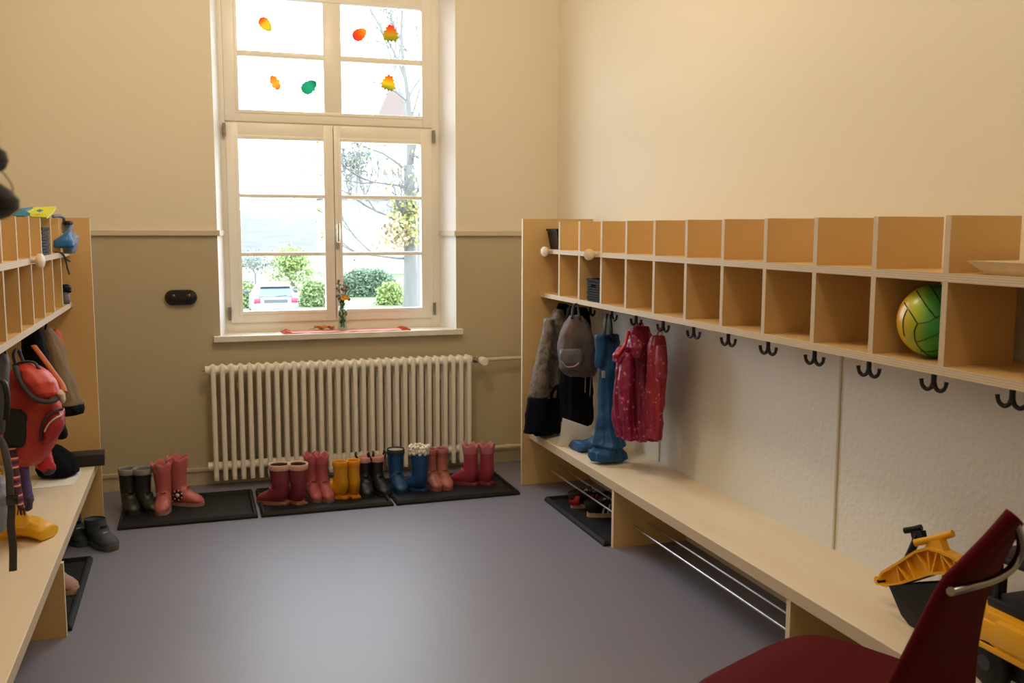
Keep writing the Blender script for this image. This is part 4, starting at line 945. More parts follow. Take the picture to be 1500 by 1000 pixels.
t = B(); tube(t, smooth_path([at(-2, 640, 'Y', 3.10), at(6, 655, 'Y', 3.06), at(13, 690, 'Y', 3.0), at(15, 725, 'Y', 2.97), at(17, 745, 'Y', 2.96), at(16, 770, 'Y', 2.95), at(19, 800, 'Y', 2.95), at(19, 836, 'Y', 2.95)], 5), .0105, 8, squash=.22); obj('webbing', t, mat('dark_grey_webbing', (.035, .030, .026), .8), sp, smooth=180)
t = B(); pb = at(18, 732, 'Y', 2.955); box(t, pb.x-.016, pb.x+.016, pb.y-.007, pb.y+.007, pb.z-.014, pb.z+.014, .004); obj('buckle', t, 'black', sp, smooth=40)
dk = thing('backpack', 'dark grey-brown bag hanging at the left edge, beside the red backpack', 'backpack', at(0, 640, 'Y', 3.2))
t = B(); blob(t, taper_ends(outline_rings([(512, -8, 8, 3.22, .03), (530, -20, 13, 3.20, .05), (560, -26, 12, 3.18, .06), (600, -28, 9, 3.17, .07), (635, -26, 6, 3.17, .06)], 4), .6), 34, .05, 4, .7); obj('bag_body', t, mat('grey_brown_nylon', (.055, .042, .040), .7), dk, smooth=180)
t = B(); tube(t, smooth_path([at(-4, 560, 'Y', 3.13), at(6, 560, 'Y', 3.12), at(11, 585, 'Y', 3.11), at(9, 615, 'Y', 3.10)], 5), .012, 8, squash=.4); obj('shoulder_strap', t, 'blackm', dk, smooth=180)
t = B(); tube(t, smooth_path([at(2, 516, 'Y', 3.2), at(4, 508, 'Y', 3.22), at(8, 518, 'Y', 3.2)], 4), .004, 6); obj('carry_loop', t, 'blackm', dk)

for root_, st_, sz_ in [(lj, .018, .07), (dc, .02, .07), (rb, .016, .06), (rs, .018, .05), (yt, .050, .055), (gc, .022, .05), (dk, .014, .06), (pu, .012, .04), (st, .006, .04)]:
    for c_ in root_.children:
        if c_.type == 'MESH' and len(c_.data.vertices) > 350: crumple(c_, st_, sz_)
# blue and grey cap with dangling straps on the end of the left shelf
M['capblue'] = mat('bright_blue_nylon', (.012, .14, .42), .45, bump=(18, .3, .02)); M['capgrey'] = mat('blue_grey_nylon', (.17, .20, .26), .6)
cp = thing('cap', 'blue and grey padded cap with dangling dark straps at the end of the left shelf', 'cap', at(97, 372, 'Y', 4.30))
t = B(); blob(t, taper_ends(outline_rings([(340, 99, 108, 4.34, .05), (346, 93, 115, 4.34, .07), (356, 91, 114.5, 4.33, .075), (368, 93, 111, 4.33, .06), (371, 95, 109, 4.33, .05)], 4), .6), 34, .03, 4, power=2.5); obj('crown', t, 'capgrey', cp, smooth=180)
t = B(); blob(t, taper_ends(outline_rings([(339, 96, 104, 4.26, .02), (344, 91, 105, 4.25, .03), (352, 79, 108, 4.24, .036), (360, 78, 109, 4.24, .036), (363, 80, 106, 4.24, .028)], 4), .6), 34, .03, 4); obj('earflap', t, 'capblue', cp, smooth=180)
t = B(); blob(t, taper_ends(outline_rings([(325, 90, 107, 4.36, .04), (333, 90, 107, 4.355, .042), (341, 91, 106, 4.35, .04)], 3), .9), 28, .02, 4); obj('peak', t, 'capgrey', cp, smooth=180)
t = B(); blob(t, taper_ends(outline_rings([(323.5, 93, 106, 4.33, .03), (327, 91, 107.5, 4.325, .036), (329, 92, 106, 4.325, .034)], 3), .8), 26, .03, 4); obj('peak_lining', t, 'blackm', cp, smooth=180)
t = B(); tube(t, smooth_path([at(78, 317, 'Y', 4.2), at(86, 316, 'Y', 4.24), at(93, 319, 'Y', 4.29), at(94, 327, 'Y', 4.31)], 5), .007, 8); obj('chin_loop', t, 'capgrey', cp, smooth=180)
t = B(); tube(t, smooth_path([at(80, 369, 'Y', 4.22), at(90, 371, 'Y', 4.215), at(96, 380, 'Y', 4.21), at(99, 393, 'Y', 4.21), at(102, 402, 'Y', 4.21)], 5), .006, 8, squash=.5); tube(t, smooth_path([at(92, 372, 'Y', 4.215), at(98, 380, 'Y', 4.205), at(103, 383, 'Y', 4.2)], 4), .005, 8, squash=.5); obj('strap', t, mat('dark_strap', (.02, .012, .012), .7), cp, smooth=180)
# yellow and blue cut-out on top of the left dividers
yc = thing('paper_cutout', 'yellow card cut-out with blue shapes lying on top of the left shelf', 'craft card', at(60, 315, 'Z', ZTOP))
zt = ZTOP+.004
def card(name, pts, z, mkey, thick=.003):
    t = B(); prism(t, [Vector((x, y, z+dz)) for x, y, dz in pts], (0, 0, thick)); return obj(name, t, mkey, yc)
M['cardyellow'] = mat('yellow_card', (.62, .62, .012), .6); M['cardblue'] = mat('blue_card', (.02, .18, .32), .6)
def cp_(u, v, y): p = at(u, v, 'Y', y); return p
def poly(pts, y): return [cp_(u, v, y) for u, v in pts]
t = B(); prism(t, [cp_(36, 309, 3.75), cp_(50, 303.5, 3.95), cp_(82, 302, 4.05), cp_(78, 309, 3.95), cp_(68, 318, 3.8), cp_(46, 317, 3.75)], (0, .012, -.006)); obj('yellow_card', t, 'cardyellow', yc)
t = B(); prism(t, [cp_(53, 309, 3.78), cp_(58, 306.5, 3.83), cp_(64, 308, 3.83), cp_(58, 311, 3.78)], (0, -.006, .001)); obj('blue_diamond', t, 'cardblue', yc)
t = B(); prism(t, [cp_(18, 315, 3.68), cp_(30, 305, 3.76), cp_(48, 303.2, 3.86), cp_(36, 308, 3.74), cp_(44, 312, 3.70), cp_(36, 316, 3.66)], (0, .010, -.005)); obj('blue_card', t, 'cardblue', yc)
# small figure at the end of the lower left row
tf = thing('toy_figure', 'small black and grey toy in the end lower pigeonhole of the left shelf', 'toy', at(98, 446, 'Y', 4.40))
zz = ZLT
t = B(); pf = at(97, 440, 'Y', 4.42); blob(t, taper_ends([((pf.x, 4.42, zz), (.014, 0, 0), (0, .014, 0)), ((pf.x, 4.42, zz+.03), (.016, 0, 0), (0, .016, 0)), ((pf.x, 4.42, zz+.05), (.011, 0, 0), (0, .011, 0))], .7), 18); obj('body', t, 'capgrey', tf, smooth=180)
t = B(); ball(t, (pf.x, 4.42, zz+.066), .022, 14, 10, 1.1, 1, .8); ball(t, (pf.x+.015, 4.41, zz+.055), .009, 8, 6); obj('head', t, 'blackm', tf, smooth=180)

# dark hanging thing close to the camera at the left edge
M['felt'] = mat('dark_plum_felt', (.010, .006, .009), .9, sheen=.2)
DY = 1.0
dm = thing('hanging_ornament', 'dark rounded ornament hanging close to the camera at the left edge', 'ornament', at(2, 322, 'Y', DY))
t = B(); blob(t, taper_ends(outline_rings([(212, -18, -6, DY, .012), (222, -26, 8, DY, .02), (234, -28, 12, DY, .022), (246, -26, 8, DY, .018), (253, -18, -4, DY, .01)], 4), .6), 28, .03, 4); up = obj('upper_lump', t, 'felt', dm, smooth=180)
t = B(); blob(t, taper_ends(outline_rings([(268, -26, 0, DY, .014), (278, -34, 14, DY, .022), (292, -36, 28, DY, .026), (306, -36, 28, DY, .026), (317, -30, 14, DY, .02), (322, -20, 2, DY, .012)], 4), .6), 28, .03, 4); obj('lower_lump', t, 'felt', dm, smooth=180)
t = B(); p0 = at(-14, 214, 'Y', DY); tube(t, [p0, Vector((p0.x, p0.y, CEIL))], .0012, 6); tube(t, smooth_path([at(2, 250, 'Y', DY), at(14, 265, 'Y', DY), at(19, 278, 'Y', DY), at(16, 288, 'Y', DY)], 5), .0008, 6); tube(t, [at(-12, 250, 'Y', DY), at(-12, 270, 'Y', DY)], .0012, 6)
obj('cord', t, mat('grey_cord', (.30, .27, .22), .7), dm)

# ================================================================== TOY DIGGER
dg = thing('toy_digger', 'yellow and black toy digger standing on the right bench behind the red chair', 'toy', (1.76, 1.72, BT))
def tp(u, v, x=1.77): return at(u, v, 'X', x)
boom_top = [(1288, 843), (1292, 838), (1312, 826), (1340, 808), (1358, 803), (1376, 808), (1396, 818), (1425, 838)]
boom_bot = [(1425, 868), (1408, 846), (1384, 839), (1362, 840), (1340, 847), (1315, 855), (1298, 858), (1289, 855)]
t = B(); ol = [tp(u, v, 1.782) for u, v in boom_top+boom_bot]; prism(t, ol, (.008, 0, 0)); bo = obj('boom', t, 'yellow', dg)
t = B()
pt = [tp(u, v, 1.765) for u, v in boom_top]; pbm = [tp(u, v, 1.765) for u, v in boom_bot]
for chain in (pt, pbm):
    for a, c in zip(chain, chain[1:]):
        d = (c-a).normalized(); n = d.cross(Vector((1, 0, 0)))*.0035
        prism(t, [a-n, c-n, c+n, a+n], (.036, 0, 0))
ribs = [((1312, 826), (1318, 854)), ((1312, 826), (1330, 850)), ((1326, 817), (1340, 847)), ((1340, 808), (1362, 840)), ((1358, 803), (1362, 840)), ((1364, 840), (1372, 808)), ((1376, 808), (1386, 840)), ((1376, 808), (1400, 842)), ((1396, 818), (1402, 842))]
for a, c in ribs:
    a, c = tp(*a, 1.768), tp(*c, 1.768); d = (c-a).normalized(); n = d.cross(Vector((1, 0, 0)))*.0024
    prism(t, [a-n, c-n, c+n, a+n], (.030, 0, 0))
lathe(t, [(.012, -.02), (.012, .02)], tp(1293, 849, 1.783), 16, axis='X')
obj('ribs', t, 'yellow', bo, smooth=30)
t = B(); lathe(t, [(.0045, -.023), (.0045, .023)], tp(1296, 850, 1.783), 12, axis='X'); obj('pin', t, 'blackm', bo, smooth=40)
t = B(); ph = tp(1369, 795, 1.783)
prism(t, [tp(1354, 806, 1.772), tp(1384, 812, 1.772), tp(1376, 790, 1.772), tp(1357, 794, 1.772)], (.022, 0, 0))
tube(t, [tp(1340, 795, 1.76), tp(1368, 789, 1.783), tp(1396, 781, 1.80)], .0095, 12); obj('boom_handle', t, 'yellow', bo, smooth=40)
t = B(); tube(t, [tp(1330, 818, 1.83), tp(1346, 782, 1.83)], .0105, 8); tube(t, [tp(1325, 777, 1.82), tp(1338, 775, 1.83), tp(1350, 772, 1.84)], .0085, 12); prism(t, [tp(1333, 778, 1.822), tp(1349, 777, 1.822), tp(1352, 792, 1.822), tp(1338, 798, 1.822)], (.016, 0, 0)); obj('dipper_lever', t, 'blackm', dg, smooth=40)
# bucket
t = B()
def bring(us, z, x0, x1, s=0): pass
q = [tp(1306, 856, 1.735), tp(1345, 858, 1.725), tp(1376, 852, 1.74)]
y_l, y_r = tp(1306, 860, 1.735).y, tp(1378, 855, 1.735).y
zL, zR = tp(1306, 857, 1.735).z, tp(1378, 853, 1.735).z; zt_ = zR; zbm = BT+.001
r0 = [Vector((1.725, y_l, zL)), Vector((1.725, y_r, zR)), Vector((1.825, y_r, zR)), Vector((1.825, y_l, zL))]
r1 = [Vector((1.735, y_l-.040, .310)), Vector((1.735, y_r+.010, .310)), Vector((1.815, y_r+.010, .310)), Vector((1.815, y_l-.040, .310))]
r2 = [Vector((1.745, y_l-.060, zbm)), Vector((1.745, y_r+.04, zbm)), Vector((1.805, y_r+.04, zbm)), Vector((1.805, y_l-.060, zbm))]
ce = sum(r0, Vector())/4
r0i = [ce+(p-ce)*.9 for p in r0]; r1i = [p+(sum(r1, Vector())/4-p)*.15+Vector((0, 0, .006)) for p in r1]
rings_to(t, [r1i, r0i, r0, r1, r2], True, True)
for k in range(4):
    yk = y_r+.008+k*.022; zk_ = zR+(zL-zR)*(yk-y_r)/(y_l-y_r); box(t, 1.818, 1.826, yk, yk+.012, zk_-.004, zk_+.010, .001)
obj('bucket', t, 'blackm', dg, label='black digger bucket')
# chassis, tracks and cab
t = B()
prof = [(.0, .0), (.16, 0), (.16, .055), (.13, .085), (.0, .085)]
yA = tp(1442, 870, 1.70).y
box(t, 1.672, 1.875, 1.30, 1.700, .385, .440, .006); box(t, 1.678, 1.87, 1.30, 1.688, .435, .462, .008); box(t, 1.665, 1.70, 1.33, 1.60, .395, .452, .005)
box(t, 1.668, 1.88, 1.30, 1.702, .373, .387, .003)
obj('chassis', t, 'yellow', dg, smooth=30)
t = B(); box(t, 1.70, 1.86, 1.32, 1.66, .315, .376, .006); tw = obj('undercarriage', t, 'blackm', dg)
for (x0, x1) in ((1.668, 1.712), (1.845, 1.889)):
    for yy in (1.36, 1.625):
        t = B(); lathe(t, [(.030, x0), (.050, x0+.004), (.055, x0+.012), (.055, x1-.012), (.050, x1-.004), (.030, x1)], (0, yy, BT+.0555), 22, axis='X')
        for k in range(18):
            a = 2*PI*k/18; cc = Vector((0, yy+math.cos(a)*.055, BT+.0555+math.sin(a)*.055)); box(t, x0+.01, x1-.01, -.004, .004, -.001, .0008, M4=Matrix.Translation(cc)@Matrix.Rotation(a-PI/2, 4, 'X'))
        w = obj('wheel', t, 'blackm', dg, smooth=40)
        t = B(); lathe(t, [(.018, x0-.001), (.018, x0+.006)], (0, yy, BT+.0555), 16, axis='X'); obj('hub', t, 'darkgrey', w, smooth=40)
t = B(); box(t, 1.70, 1.86, 1.42, 1.66, .46, .485, .006)
for x in (1.705, 1.845):
    for y in (1.44, 1.64): box(t, x, x+.012, y-.008, y+.008, .48, .575, .003)
box(t, 1.695, 1.868, 1.415, 1.672, .572, .592, .008); box(t, 1.708, 1.85, 1.43, 1.45, .48, .575, .003)
tube(t, [(1.72, 1.655, .592), (1.73, 1.70, .575), (1.74, 1.735, .50)], .012, 8); obj('cab', t, 'blackm', dg, smooth=40)
t = B(); prism(t, [(1.765, 1.70, .44), (1.765, 1.81, .43), (1.765, 1.81, .475), (1.765, 1.70, .50)], (.036, 0, 0)); obj('boom_mount', t, 'blackm', dg)

# ================================================================== RED CHAIR
fwd, lat = Vector((-.40, .9165, 0)), Vector((.9165, .40, 0))
ch = thing('chair', 'dark red upholstered chair with chrome tube in front of the right bench', 'chair', (1.12, 1.45, 0))
FR = Vector((1.245, 1.735, 0)); SW, SD = .44, .42
t = B(); ctr = FR-lat*(SW/2)-fwd*(SD/2); rings = []
for s, z in [(.80, .405), (.97, .412), (1.0, .43), (.985, .448), (.90, .455), (.5, .449), (.05, .447)]:
    r = []
    for k in range(40):
        a = 2*PI*k/40; c_, s_ = math.cos(a), math.sin(a)
        px = math.copysign(abs(c_)**.42, c_)*SW/2*s; py = math.copysign(abs(s_)**.42, s_)*SD/2*s
        dz = -.018*max(0, py/(SD/2))**4
        r.append(ctr+lat*px+fwd*py+Vector((0, 0, z+dz)))
    rings.append(r)
rings_to(t, rings); obj('seat', t, 'redfab', ch, smooth=180)
def P(u, v, Y): return at(u, v, 'Y', Y)
Lp = [P(1290, 1030, 1.205), P(1306, 1000, 1.19), P(1345, 925, 1.16), P(1381, 857, 1.13), P(1408, 829, 1.11), P(1450, 788, 1.085), P(1478, 759, 1.065), P(1485, 752, 1.062)]
Rp = [P(1424, 1040, 1.38), P(1425, 1000, 1.36), P(1428, 945, 1.335), P(1438, 885, 1.30), P(1447, 855, 1.28), P(1468, 807, 1.23), P(1485, 770, 1.18), P(1490, 757, 1.15)]
Ls, Rs = smooth_path(Lp, 4), smooth_path(Rp, 4)
t = B(); rings = []; m = len(Ls)
for i, (a, c) in enumerate(zip(Ls, Rs)):
    up_ = (Ls[min(i+1, m-1)]-Ls[max(i-1, 0)]).normalized(); side = (c-a).normalized(); nrm = side.cross(up_).normalized()
    w = (c-a).length; th_ = .014 if 0 < i < m-1 else .006
    mid = (a+c)/2; r = []
    for k in range(24):
        an = 2*PI*k/24; cs, sn = math.cos(an), math.sin(an)
        px = math.copysign(abs(cs)**.35, cs)*w/2; pn = math.copysign(abs(sn)**.6, sn)*th_
        r.append(mid+side*px+nrm*pn)
    rings.append(r)
rings_to(t, rings); obj('backrest', t, 'redfab', ch, smooth=180)
t = B(); tube(t, smooth_path([P(1394, 866, 1.115), P(1420, 859, 1.108), P(1455, 849, 1.11), P(1482, 832, 1.115), P(1495, 808, 1.11), P(1494, 785, 1.10), P(1487, 766, 1.09)], 6), .0078, 14, squash=.8)
tb = obj('tube_loop', t, 'chrome', ch, smooth=180, label='chrome tube loop behind the backrest')
t = B(); tube(t, [P(1393, 866, 1.108), P(1393, 866, 1.128)], .007, 12); obj('bolt', t, 'chrome', tb, smooth=40)
for a, c in ((-1, -1), (1, -1), (1, 1), (-1, 1)):
    t = B(); p = ctr+lat*(a*.17)+fwd*(c*.16); tube(t, [p+Vector((0, 0, .41)), p+lat*(a*.02)+fwd*(c*.02)+Vector((0, 0, .001))], .010, 12); obj('leg', t, 'chrome', ch, smooth=40)
t = B()
for a in (-1, 1):
    p = ctr+lat*(a*.17); tube(t, smooth_path([p+fwd*.16+Vector((0, 0, .402)), p-fwd*.16+Vector((0, 0, .402)), p-fwd*.20+Vector((0, 0, .44))], 4), .009, 10)
obj('seat_frame', t, 'chrome', ch, smooth=40)

# ================================================================== OUTSIDE
GZ = -2.35
M['grass'] = ramp_mat('pale_autumn_grass', 'noise', [(.3, (0.067, 0.084, 0.035)), (.7, (0.092, 0.102, 0.053))], .9, tex_scale=.6)
M['drive'] = mat('pale_gravel', (0.164, 0.159, 0.151), .9, mottle=((0.133, 0.133, 0.133), (0.146, 0.141, 0.133)))
b = B(); box(b, -200, 260, 41, 420, GZ-.3, GZ); struct('ground_lawn', b, 'grass')
b = B(); box(b, -200, 260, 5.6, 41, GZ-.3, GZ); struct('ground_drive', b, 'drive')
M['hill'] = ramp_mat('hazy_autumn_woods', 'noise', [(.36, (.020, .028, .029)), (.46, (.032, .034, .039)), (.54, (.044, .041, .044)), (.64, (.034, .040, .034))], .95, tex_scale=.16)  # distance haze is put into these greyed woodland colours, no volume
t = B(); rows = []
for j in range(9):
    row = []
    for i in range(71):
        x = -130+i*6.; s = j/8; top = 7.7-.055*(x-10)+.4*math.sin(x*.11) if x > 0 else 8.2
        row.append(Vector((x, 140+225*s, GZ-.1+(top-GZ)*math.sin(s*PI/2)+.5*math.sin(x*.3+j)*s+.25*math.sin(x*.9+j*2)*s)))
    rows.append(row)
rings_to(t, rows, False, False, closed=False); struct('hills', t, 'hill', smooth=180, label='hazy wooded hill on the horizon')
# trees
M['bark'] = mat('grey_bark', (0.096, 0.096, 0.088), .9, mottle=((3, 3, 1), (0.120, 0.120, 0.111)))
M['bark_pale'] = mat('pale_bark', (0.212, 0.212, 0.199), .9)
def leafset(t, pts, size, n, r, rg):
    for p in pts:
        for _ in range(n):
            c = p+Vector((rg.gauss(0, r), rg.gauss(0, r), rg.gauss(0, r*.8)))
            d = Vector((rg.uniform(-1, 1), rg.uniform(-1, 1), rg.uniform(-1, 1))).normalized()*size*rg.uniform(.6, 1.3); e = d.orthogonal().normalized()*d.length*.7
            t.faces.new([t.verts.new(x) for x in (c-d, c+e, c+d, c-e)])
def grow(t, p, d, L, r, depth, rg, tips, spread, mids, up=.12):
    pts = [p]; rad = [r]; q = p; dd = d.copy()
    for k in range(3):
        dd = (dd+Vector((rg.uniform(-.25, .25), rg.uniform(-.25, .25), rg.uniform(-.05, .2)))).normalized(); q = q+dd*(L/3); pts.append(q); rad.append(r*(1-.13*(k+1)))
    tube(t, pts, rad, 6 if depth > 2 else 4, cap=False)
    if depth == 0: tips.append(q); return
    mids.append(q)
    for k in range(rg.choice((2, 3))):
        a = rg.uniform(0, 2*PI); o = dd.orthogonal().normalized(); s = (Matrix.Rotation(a, 3, dd)@o)
        nd = (dd*1.0+s*spread*rg.uniform(.6, 1.3)+Vector((0, 0, up))).normalized(); grow(t, q, nd, L*rg.uniform(.68, .86), r*rg.uniform(.58, .74), depth-1, rg, tips, spread, mids, up)
def tree(name, label, base, h, r, depth, spread, seed, leaves=None, bark='bark', limbs=(), group='trees outside the window', cat='tree', up=.12, lean=(0, 0), extra=(), twigs=(), stems=()):
    rg = random.Random(seed); base = Vector(base); th = thing(name, label, cat, base, 0, group); t = B(); tips = []; mids = []
    top = base+Vector((lean[0], lean[1], h*.42)); tube(t, [base, base+Vector((0, 0, h*.03)), base.lerp(top, .4), top], [r*1.35, r*1.1, r*.95, r*.8], 10, cap=False)
    for k in range(3):
        a = 2*PI*k/3+rg.uniform(-.5, .5); grow(t, top, Vector((math.cos(a)*.55*spread, math.sin(a)*.55*spread, .9)).normalized(), h*.20, r*.46, depth, rg, tips, spread, mids, up)
    for (f0, dx, dy, dz, L) in limbs:
        q = base.lerp(top, f0); grow(t, q, Vector((dx, dy, dz)).normalized(), L, r*.22, max(1, depth-2), rg, tips, spread*.9, mids, up)
    for path, r_ in stems:
        pp = smooth_path([at(u_, v_, 'Y', base.y) for u_, v_ in path], 5); tube(t, pp, [r_*(1-.6*i_/len(pp)) for i_ in range(len(pp))], 8, cap=False)
    for u_, v_, d_ in twigs:
        p = at(u_, v_, 'Y', d_)
        for q in range(3):
            dd = Vector((rg.uniform(-1, .4), rg.uniform(-.5, .5), rg.uniform(-.3, .9))).normalized()*rg.uniform(.3, .7); tube(t, [p-dd*.5, p+Vector((rg.uniform(-.06, .06), 0, rg.uniform(-.06, .06))), p+dd*.5], .011, 4, cap=False)
    obj('trunk', t, bark, th, smooth=180)
    if leaves:
        for (nm, mk, size, n, rad, frac) in leaves:
            t = B(); leafset(t, [p for p in tips+mids if rg.random() < frac], size, n, rad, rg)
            if extra: leafset(t, [at(u_, v_, 'Y', d_) for u_, v_, d_ in extra if (d_ > 42.5) == (nm == 'foliage')], size*1.15, 26, .30, rg)
            if len(t.verts): obj(nm, t, mk, th)
    return th
M['leaf_yel'] = mat('yellow_green_leaves', (0.221, 0.221, 0.058), .8); M['leaf_or'] = mat('orange_leaves', (0.257, 0.185, 0.097), .8); M['leaf_grn'] = mat('light_green_leaves', (0.150, 0.207, 0.080), .8)
M['leaf_brt'] = mat('bright_green_leaves', (0.177, 0.243, 0.071), .8); M['leaf_drk'] = mat('hedge_green_leaves', (0.084, 0.133, 0.075), .85); M['leaf_gry'] = mat('grey_green_leaves', (0.133, 0.150, 0.133), .9)
def gat(u, d): p = at(u, 400, 'Y', d); return Vector((p.x, d, GZ))
tree('bare_tree', 'large nearly bare tree with low curved limb, outside the right casement', gat(601, 43), 15.5, .30, 6, .40, 5,
     [('foliage', 'leaf_yel', .10, 3, .5, .16), ('orange_foliage', 'leaf_or', .11, 2, .5, .06)], limbs=[(.36, -1, .1, -.02, 1.5), (.58, -1, .2, .30, 1.7), (.85, -1, .2, .12, 1.7), (.75, .7, .2, .5, 1.2), (.95, -.7, -.5, .5, 1.5), (.55, -.5, -.4, .6, 1.0)], extra=[(u_, v_, 42.6) for u_ in (584, 592, 600, 609) for v_ in (296, 312, 330, 346)]+[(u_, v_, 42.4) for u_ in (570, 580, 590) for v_ in (335, 352)], stems=[([(603, 240), (600, 165), (592, 100), (588, 50), (591, -10)], .13), ([(592, 112), (574, 70), (545, 18), (535, -10)], .075), ([(599, 150), (562, 124), (503, 115)], .05), ([(601, 178), (617, 120), (622, 60)], .06), ([(589, 60), (575, 30), (572, -5)], .05), ([(575, 72), (548, 58), (520, 52)], .04)], twigs=[(530+85*abs(math.sin(k*1.7)), 205+105*abs(math.sin(k*2.9)), 42.5+.5*math.sin(k)) for k in range(60)])
tree('slim_tree', 'pale upright stem just right of the large bare trunk', gat(616, 44), 7, .20, 3, .35, 8, [('foliage', 'leaf_yel', .10, 4, .5, .5)], bark='bark_pale')
tree('leafy_tree', 'light green spreading tree right of the parked car', gat(433, 60), 2.1, .06, 4, 1.25, 21, [('foliage', 'leaf_brt', .085, 18, .36, .95)], extra=[(432+33*math.cos(k*2.4)*math.sqrt(k/26), 402-27*math.sin(k*2.4)*math.sqrt(k/26), 60) for k in range(26)], lean=(-.5, 0), up=.0)
tree('bare_tree', 'small grey bare tree behind the left side of the parked car', gat(374, 60), 2.1, .05, 4, 1.0, 33, [('foliage', 'leaf_gry', .06, 8, .35, .6)])
tree('slender_tree', 'pale slender tree with a grey crown behind the flower vase', gat(523, 60), 8.2, .36, 4, .30, 41, [('foliage', 'leaf_gry', .12, 8, .5, .6)], bark='bark_pale')
def shrub(label, base, w, h, mkey, seed, n=900, size=.075, group='shrubs outside the window', d=None):
    rg = random.Random(seed); base = Vector(base); th = thing('shrub', label, 'shrub', base, 0, group); t = B(); pts = []
    d = d or w*.7
    for _ in range(n):
        a, z = rg.uniform(0, 2*PI), rg.uniform(0, 1); rr = math.sqrt(max(0, 1-(z*1.0-.25)**2/.7))*rg.uniform(.55, 1)
        pts.append(base+Vector((math.cos(a)*w/2*rr, math.sin(a)*d/2*rr, z*h)))
    leafset(t, pts, size, 4, .10, rg); obj('foliage', t, mkey, th)
    t = B()
    for k in range(6): tube(t, [base+Vector((rg.uniform(-.1, .1), rg.uniform(-.1, .1), -.02)), base+Vector((rg.uniform(-.35, .35)*w, rg.uniform(-.2, .2)*d, h*.7))], [.03, .012], 5)
    obj('stems', t, 'bark', th); return th
shrub('bright green rounded shrub left of the large bare trunk', gat(571, 46), 1.15, .95, 'leaf_brt', 3)
shrub('bright green shrub to the right of the parked car', gat(459, 46), 1.2, 1.1, 'leaf_grn', 4)
shrub('low green shrub at the left edge of the left casement, beside the car', gat(357, 46), 1.0, 1.1, 'leaf_grn', 6)
shrub('dark green clipped hedge behind the vase, along the lawn', gat(538, 52), 3.2, 1.35, 'leaf_drk', 9, n=2400, d=1.0)
# tower with spire behind the trees
tw = thing('church_tower', 'pale tower with a pinkish pointed roof far behind the bare tree', 'tower', gat(578, 90))
cb0 = tw.location; M['pale_render'] = mat('pale_render', (0.270, 0.267, 0.263), .8); M['pink_tiles'] = mat('faded_red_tiles', (.095, .068, .060), .8)
t = B(); box(t, cb0.x-1.5, cb0.x+1.5, 88.5, 91.5, GZ, 11.6); obj('tower_wall', t, 'pale_render', tw)
t = B(); rings_to(t, [[Vector((cb0.x+sx*1.75, 90+sy*1.75, 11.5)) for sx, sy in ((-1, -1), (1, -1), (1, 1), (-1, 1))], [Vector((cb0.x+sx*.12, 90+sy*.12, 14.6)) for sx, sy in ((-1, -1), (1, -1), (1, 1), (-1, 1))]]); obj('roof', t, 'pink_tiles', tw)
t = B()
for z in (8.6, 5.0): box(t, cb0.x-.35, cb0.x+.35, 88.44, 88.52, z, z+1.6)
obj('opening', t, mat('shaded_opening', (.3, .3, .32), .7), tw)
hs = thing('house', 'long pale house wall behind the hedge and the bare tree', 'house', gat(560, 78)); h0 = hs.location
t = B(); box(t, h0.x-4.5, h0.x+4.5, 78, 84, GZ, GZ+6.2); obj('wall', t, 'pale_render', hs)
t = B(); prism(t, [(h0.x-4.8, 77.6, GZ+6.1), (h0.x-4.8, 84.4, GZ+6.1), (h0.x-4.8, 81, GZ+8.2)], (9.6, 0, 0)); obj('roof', t, 'pale_render', hs)
for k in range(2):
    t = B(); xx = h0.x-2.4+k*4.4; box(t, xx-.4, xx+.4, 77.96, 78.02, GZ+2.6, GZ+4.1); obj('window', t, mat('pale_panes_%d' % k, (.55, .58, .62), .3), hs)
for (u, v0, d, lab) in [(570, 385, 58, 'thin grey lamp post behind the hedge near the bare trunk'), (463, 388, 58, 'thin grey lamp post behind the light green tree')]:
    p = gat(u, d); lp = thing('lamp_post', lab, 'lamp post', p, 0, 'lamp posts outside'); ht = at(u, v0, 'Y', d).z
    t = B(); tube(t, [p, Vector((p.x, p.y, ht))], .045, 8); obj('pole', t, mat('grey_post', (.28, .30, .31), .6), lp)
    t = B(); ball(t, (p.x, p.y, ht+.1), .2, 10, 8, 1, 1, .9); obj('lamp_head', t, 'white_plastic', lp, smooth=180)
# car
CY = 38.; cc = at(404, 430, 'Y', CY); CX = cc.x
M['carpaint'] = mat('silver_white_car_paint', (0.164, 0.175, 0.185), .25, spec=.6); M['carglass'] = mat('rear_glass', (0.039, 0.058, 0.064), .08, spec=.8); M['carred'] = mat('tail_light_red', (0.274, 0.022, 0.044), .3); M['cardark'] = mat('car_dark_trim', (.05, .06, .07), .5)
car = thing('car', 'silver-white hatchback parked outside the left casement, seen from behind', 'car', (CX, CY+2, GZ))
t = B(); sect = []
for (y, hw, zb_, zs, hr, zr) in [(0.0, .74, .35, .95, .55, .97), (.06, .82, .28, 1.0, .60, 1.05), (.28, .84, .25, 1.0, .585, 1.42), (.55, .85, .25, 1.0, .57, 1.49), (1.6, .86, .25, .98, .58, 1.52), (2.4, .86, .25, .97, .58, 1.44), (3.1, .85, .25, .95, .66, 1.0), (3.9, .80, .28, .80, .60, .82), (4.1, .70, .35, .6, .5, .62)]:
    half = [(hw*.86, zb_), (hw, zb_+.18), (hw, zs-.14), (hw*.965, zs), (hr*1.06, zr-.07), (hr*.9, zr-.015), (hr*.45, zr)]
    ring = [Vector((CX+x, CY+y, GZ+z)) for x, z in half]+[Vector((CX-x, CY+y, GZ+z)) for x, z in half[::-1]]
    sect.append(ring)
rings_to(t, sect); obj('car_body', t, 'carpaint', car, smooth=50)
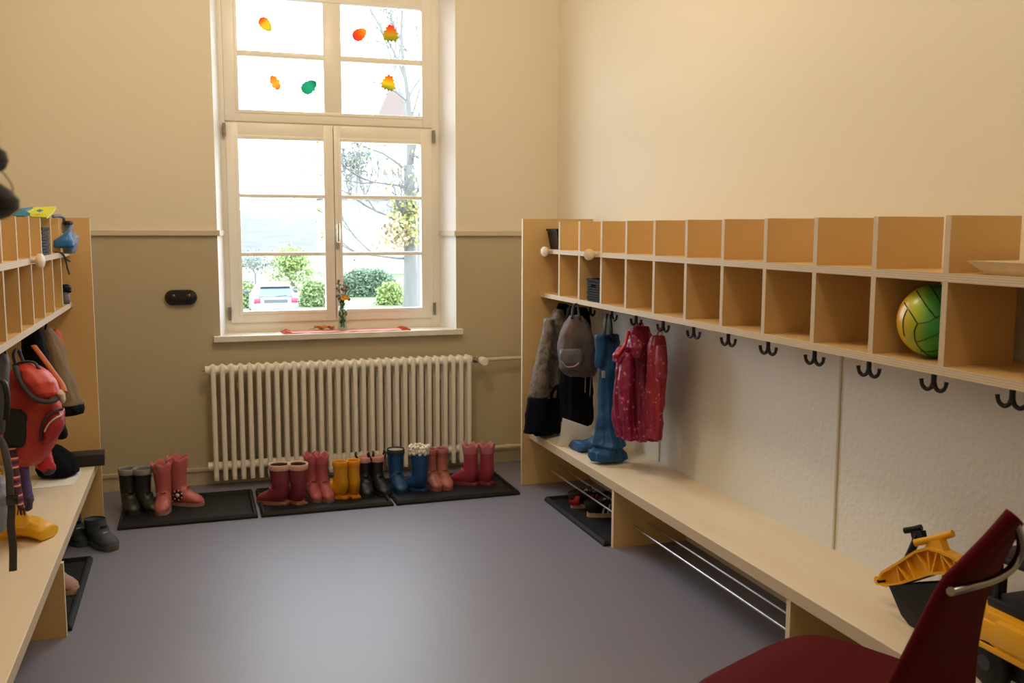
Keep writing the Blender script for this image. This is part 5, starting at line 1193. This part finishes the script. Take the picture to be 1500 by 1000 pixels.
t = B(); prism(t, [(CX-.66, CY+.055, GZ+1.03), (CX+.66, CY+.055, GZ+1.03), (CX+.56, CY+.262, GZ+1.39), (CX-.56, CY+.262, GZ+1.39)], (0, -.03, .005)); rw = obj('rear_window', t, 'carglass', car)
t = B(); tube(t, [(CX+.02, CY+.02, GZ+1.04), (CX+.42, CY+.05, GZ+1.09)], .014, 6); obj('wiper', t, 'cardark', rw)
t = B(); box(t, CX-.57, CX+.57, CY+.14, CY+.34, GZ+1.405, GZ+1.43, .008); obj('spoiler', t, 'cardark', car)
for s in (-1, 1):
    t = B(); box(t, CX+s*.70-.13, CX+s*.70+.13, CY-.015, CY+.1, GZ+.78, GZ+.98, .03); obj('tail_light', t, 'carred', car, smooth=40)
    t = B(); box(t, CX+s*.98-.10, CX+s*.98+.10, CY+2.45, CY+2.55, GZ+1.02, GZ+1.16, .03); obj('wing_mirror', t, 'cardark', car, smooth=40)
    for y in (.75, 3.2):
        t = B(); lathe(t, [(.15, s*.66), (.31, s*.67), (.31, s*.84), (.15, s*.85)], (CX, CY+y, GZ+.31), 20, axis='X'); obj('wheel', t, 'cardark', car, smooth=40)
t = B(); box(t, CX-.45, CX+.45, CY-.02, CY+.04, GZ+.80, GZ+.93, .01); obj('boot_trim', t, 'cardark', car)
t = B(); box(t, CX-.26, CX+.26, CY-.03, CY+.03, GZ+.58, GZ+.70, .004); obj('number_plate', t, 'white_plastic', car)

# ================================================================== LIGHT
def lamp(name, loc, power, col, rad):
    l = bpy.data.lights.new(name, 'POINT'); l.energy = power; l.color = col; l.shadow_soft_size = rad
    o = link(bpy.data.objects.new(name, l)); o.location = loc; return o
lamp('ceiling_lamp', (.55, 3.3, 2.85), 36, (1, .82, .585), .11)
lamp('ceiling_lamp', (.95, 1.2, 2.9), 20, (1, .82, .585), .11)
w = bpy.data.worlds.new('overcast_sky'); SC.world = w; w.use_nodes = True
bg = w.node_tree.nodes['Background']; bg.inputs['Color'].default_value = (.80, .90, 1.0, 1); bg.inputs['Strength'].default_value = 11.0
# daylight portal
al = bpy.data.lights.new('daylight_portal', 'AREA'); al.shape = 'RECTANGLE'; al.size = 1.25; al.size_y = 1.9; al.cycles.is_portal = True
ao = link(bpy.data.objects.new('daylight_portal', al)); ao.location = (.74, YW+.33, 1.69); ao.rotation_euler = (-PI/2, 0, 0)

SC.view_settings.view_transform = 'Standard'; SC.view_settings.look = 'None'; SC.view_settings.gamma = 1; SC.view_settings.exposure = 0.0; SC.view_settings.use_curve_mapping = False
SC.cycles.use_denoising = True; SC.cycles.max_bounces = 10; SC.cycles.diffuse_bounces = 6; SC.cycles.transparent_max_bounces = 16
SC.cycles.sample_clamp_indirect = 8.0
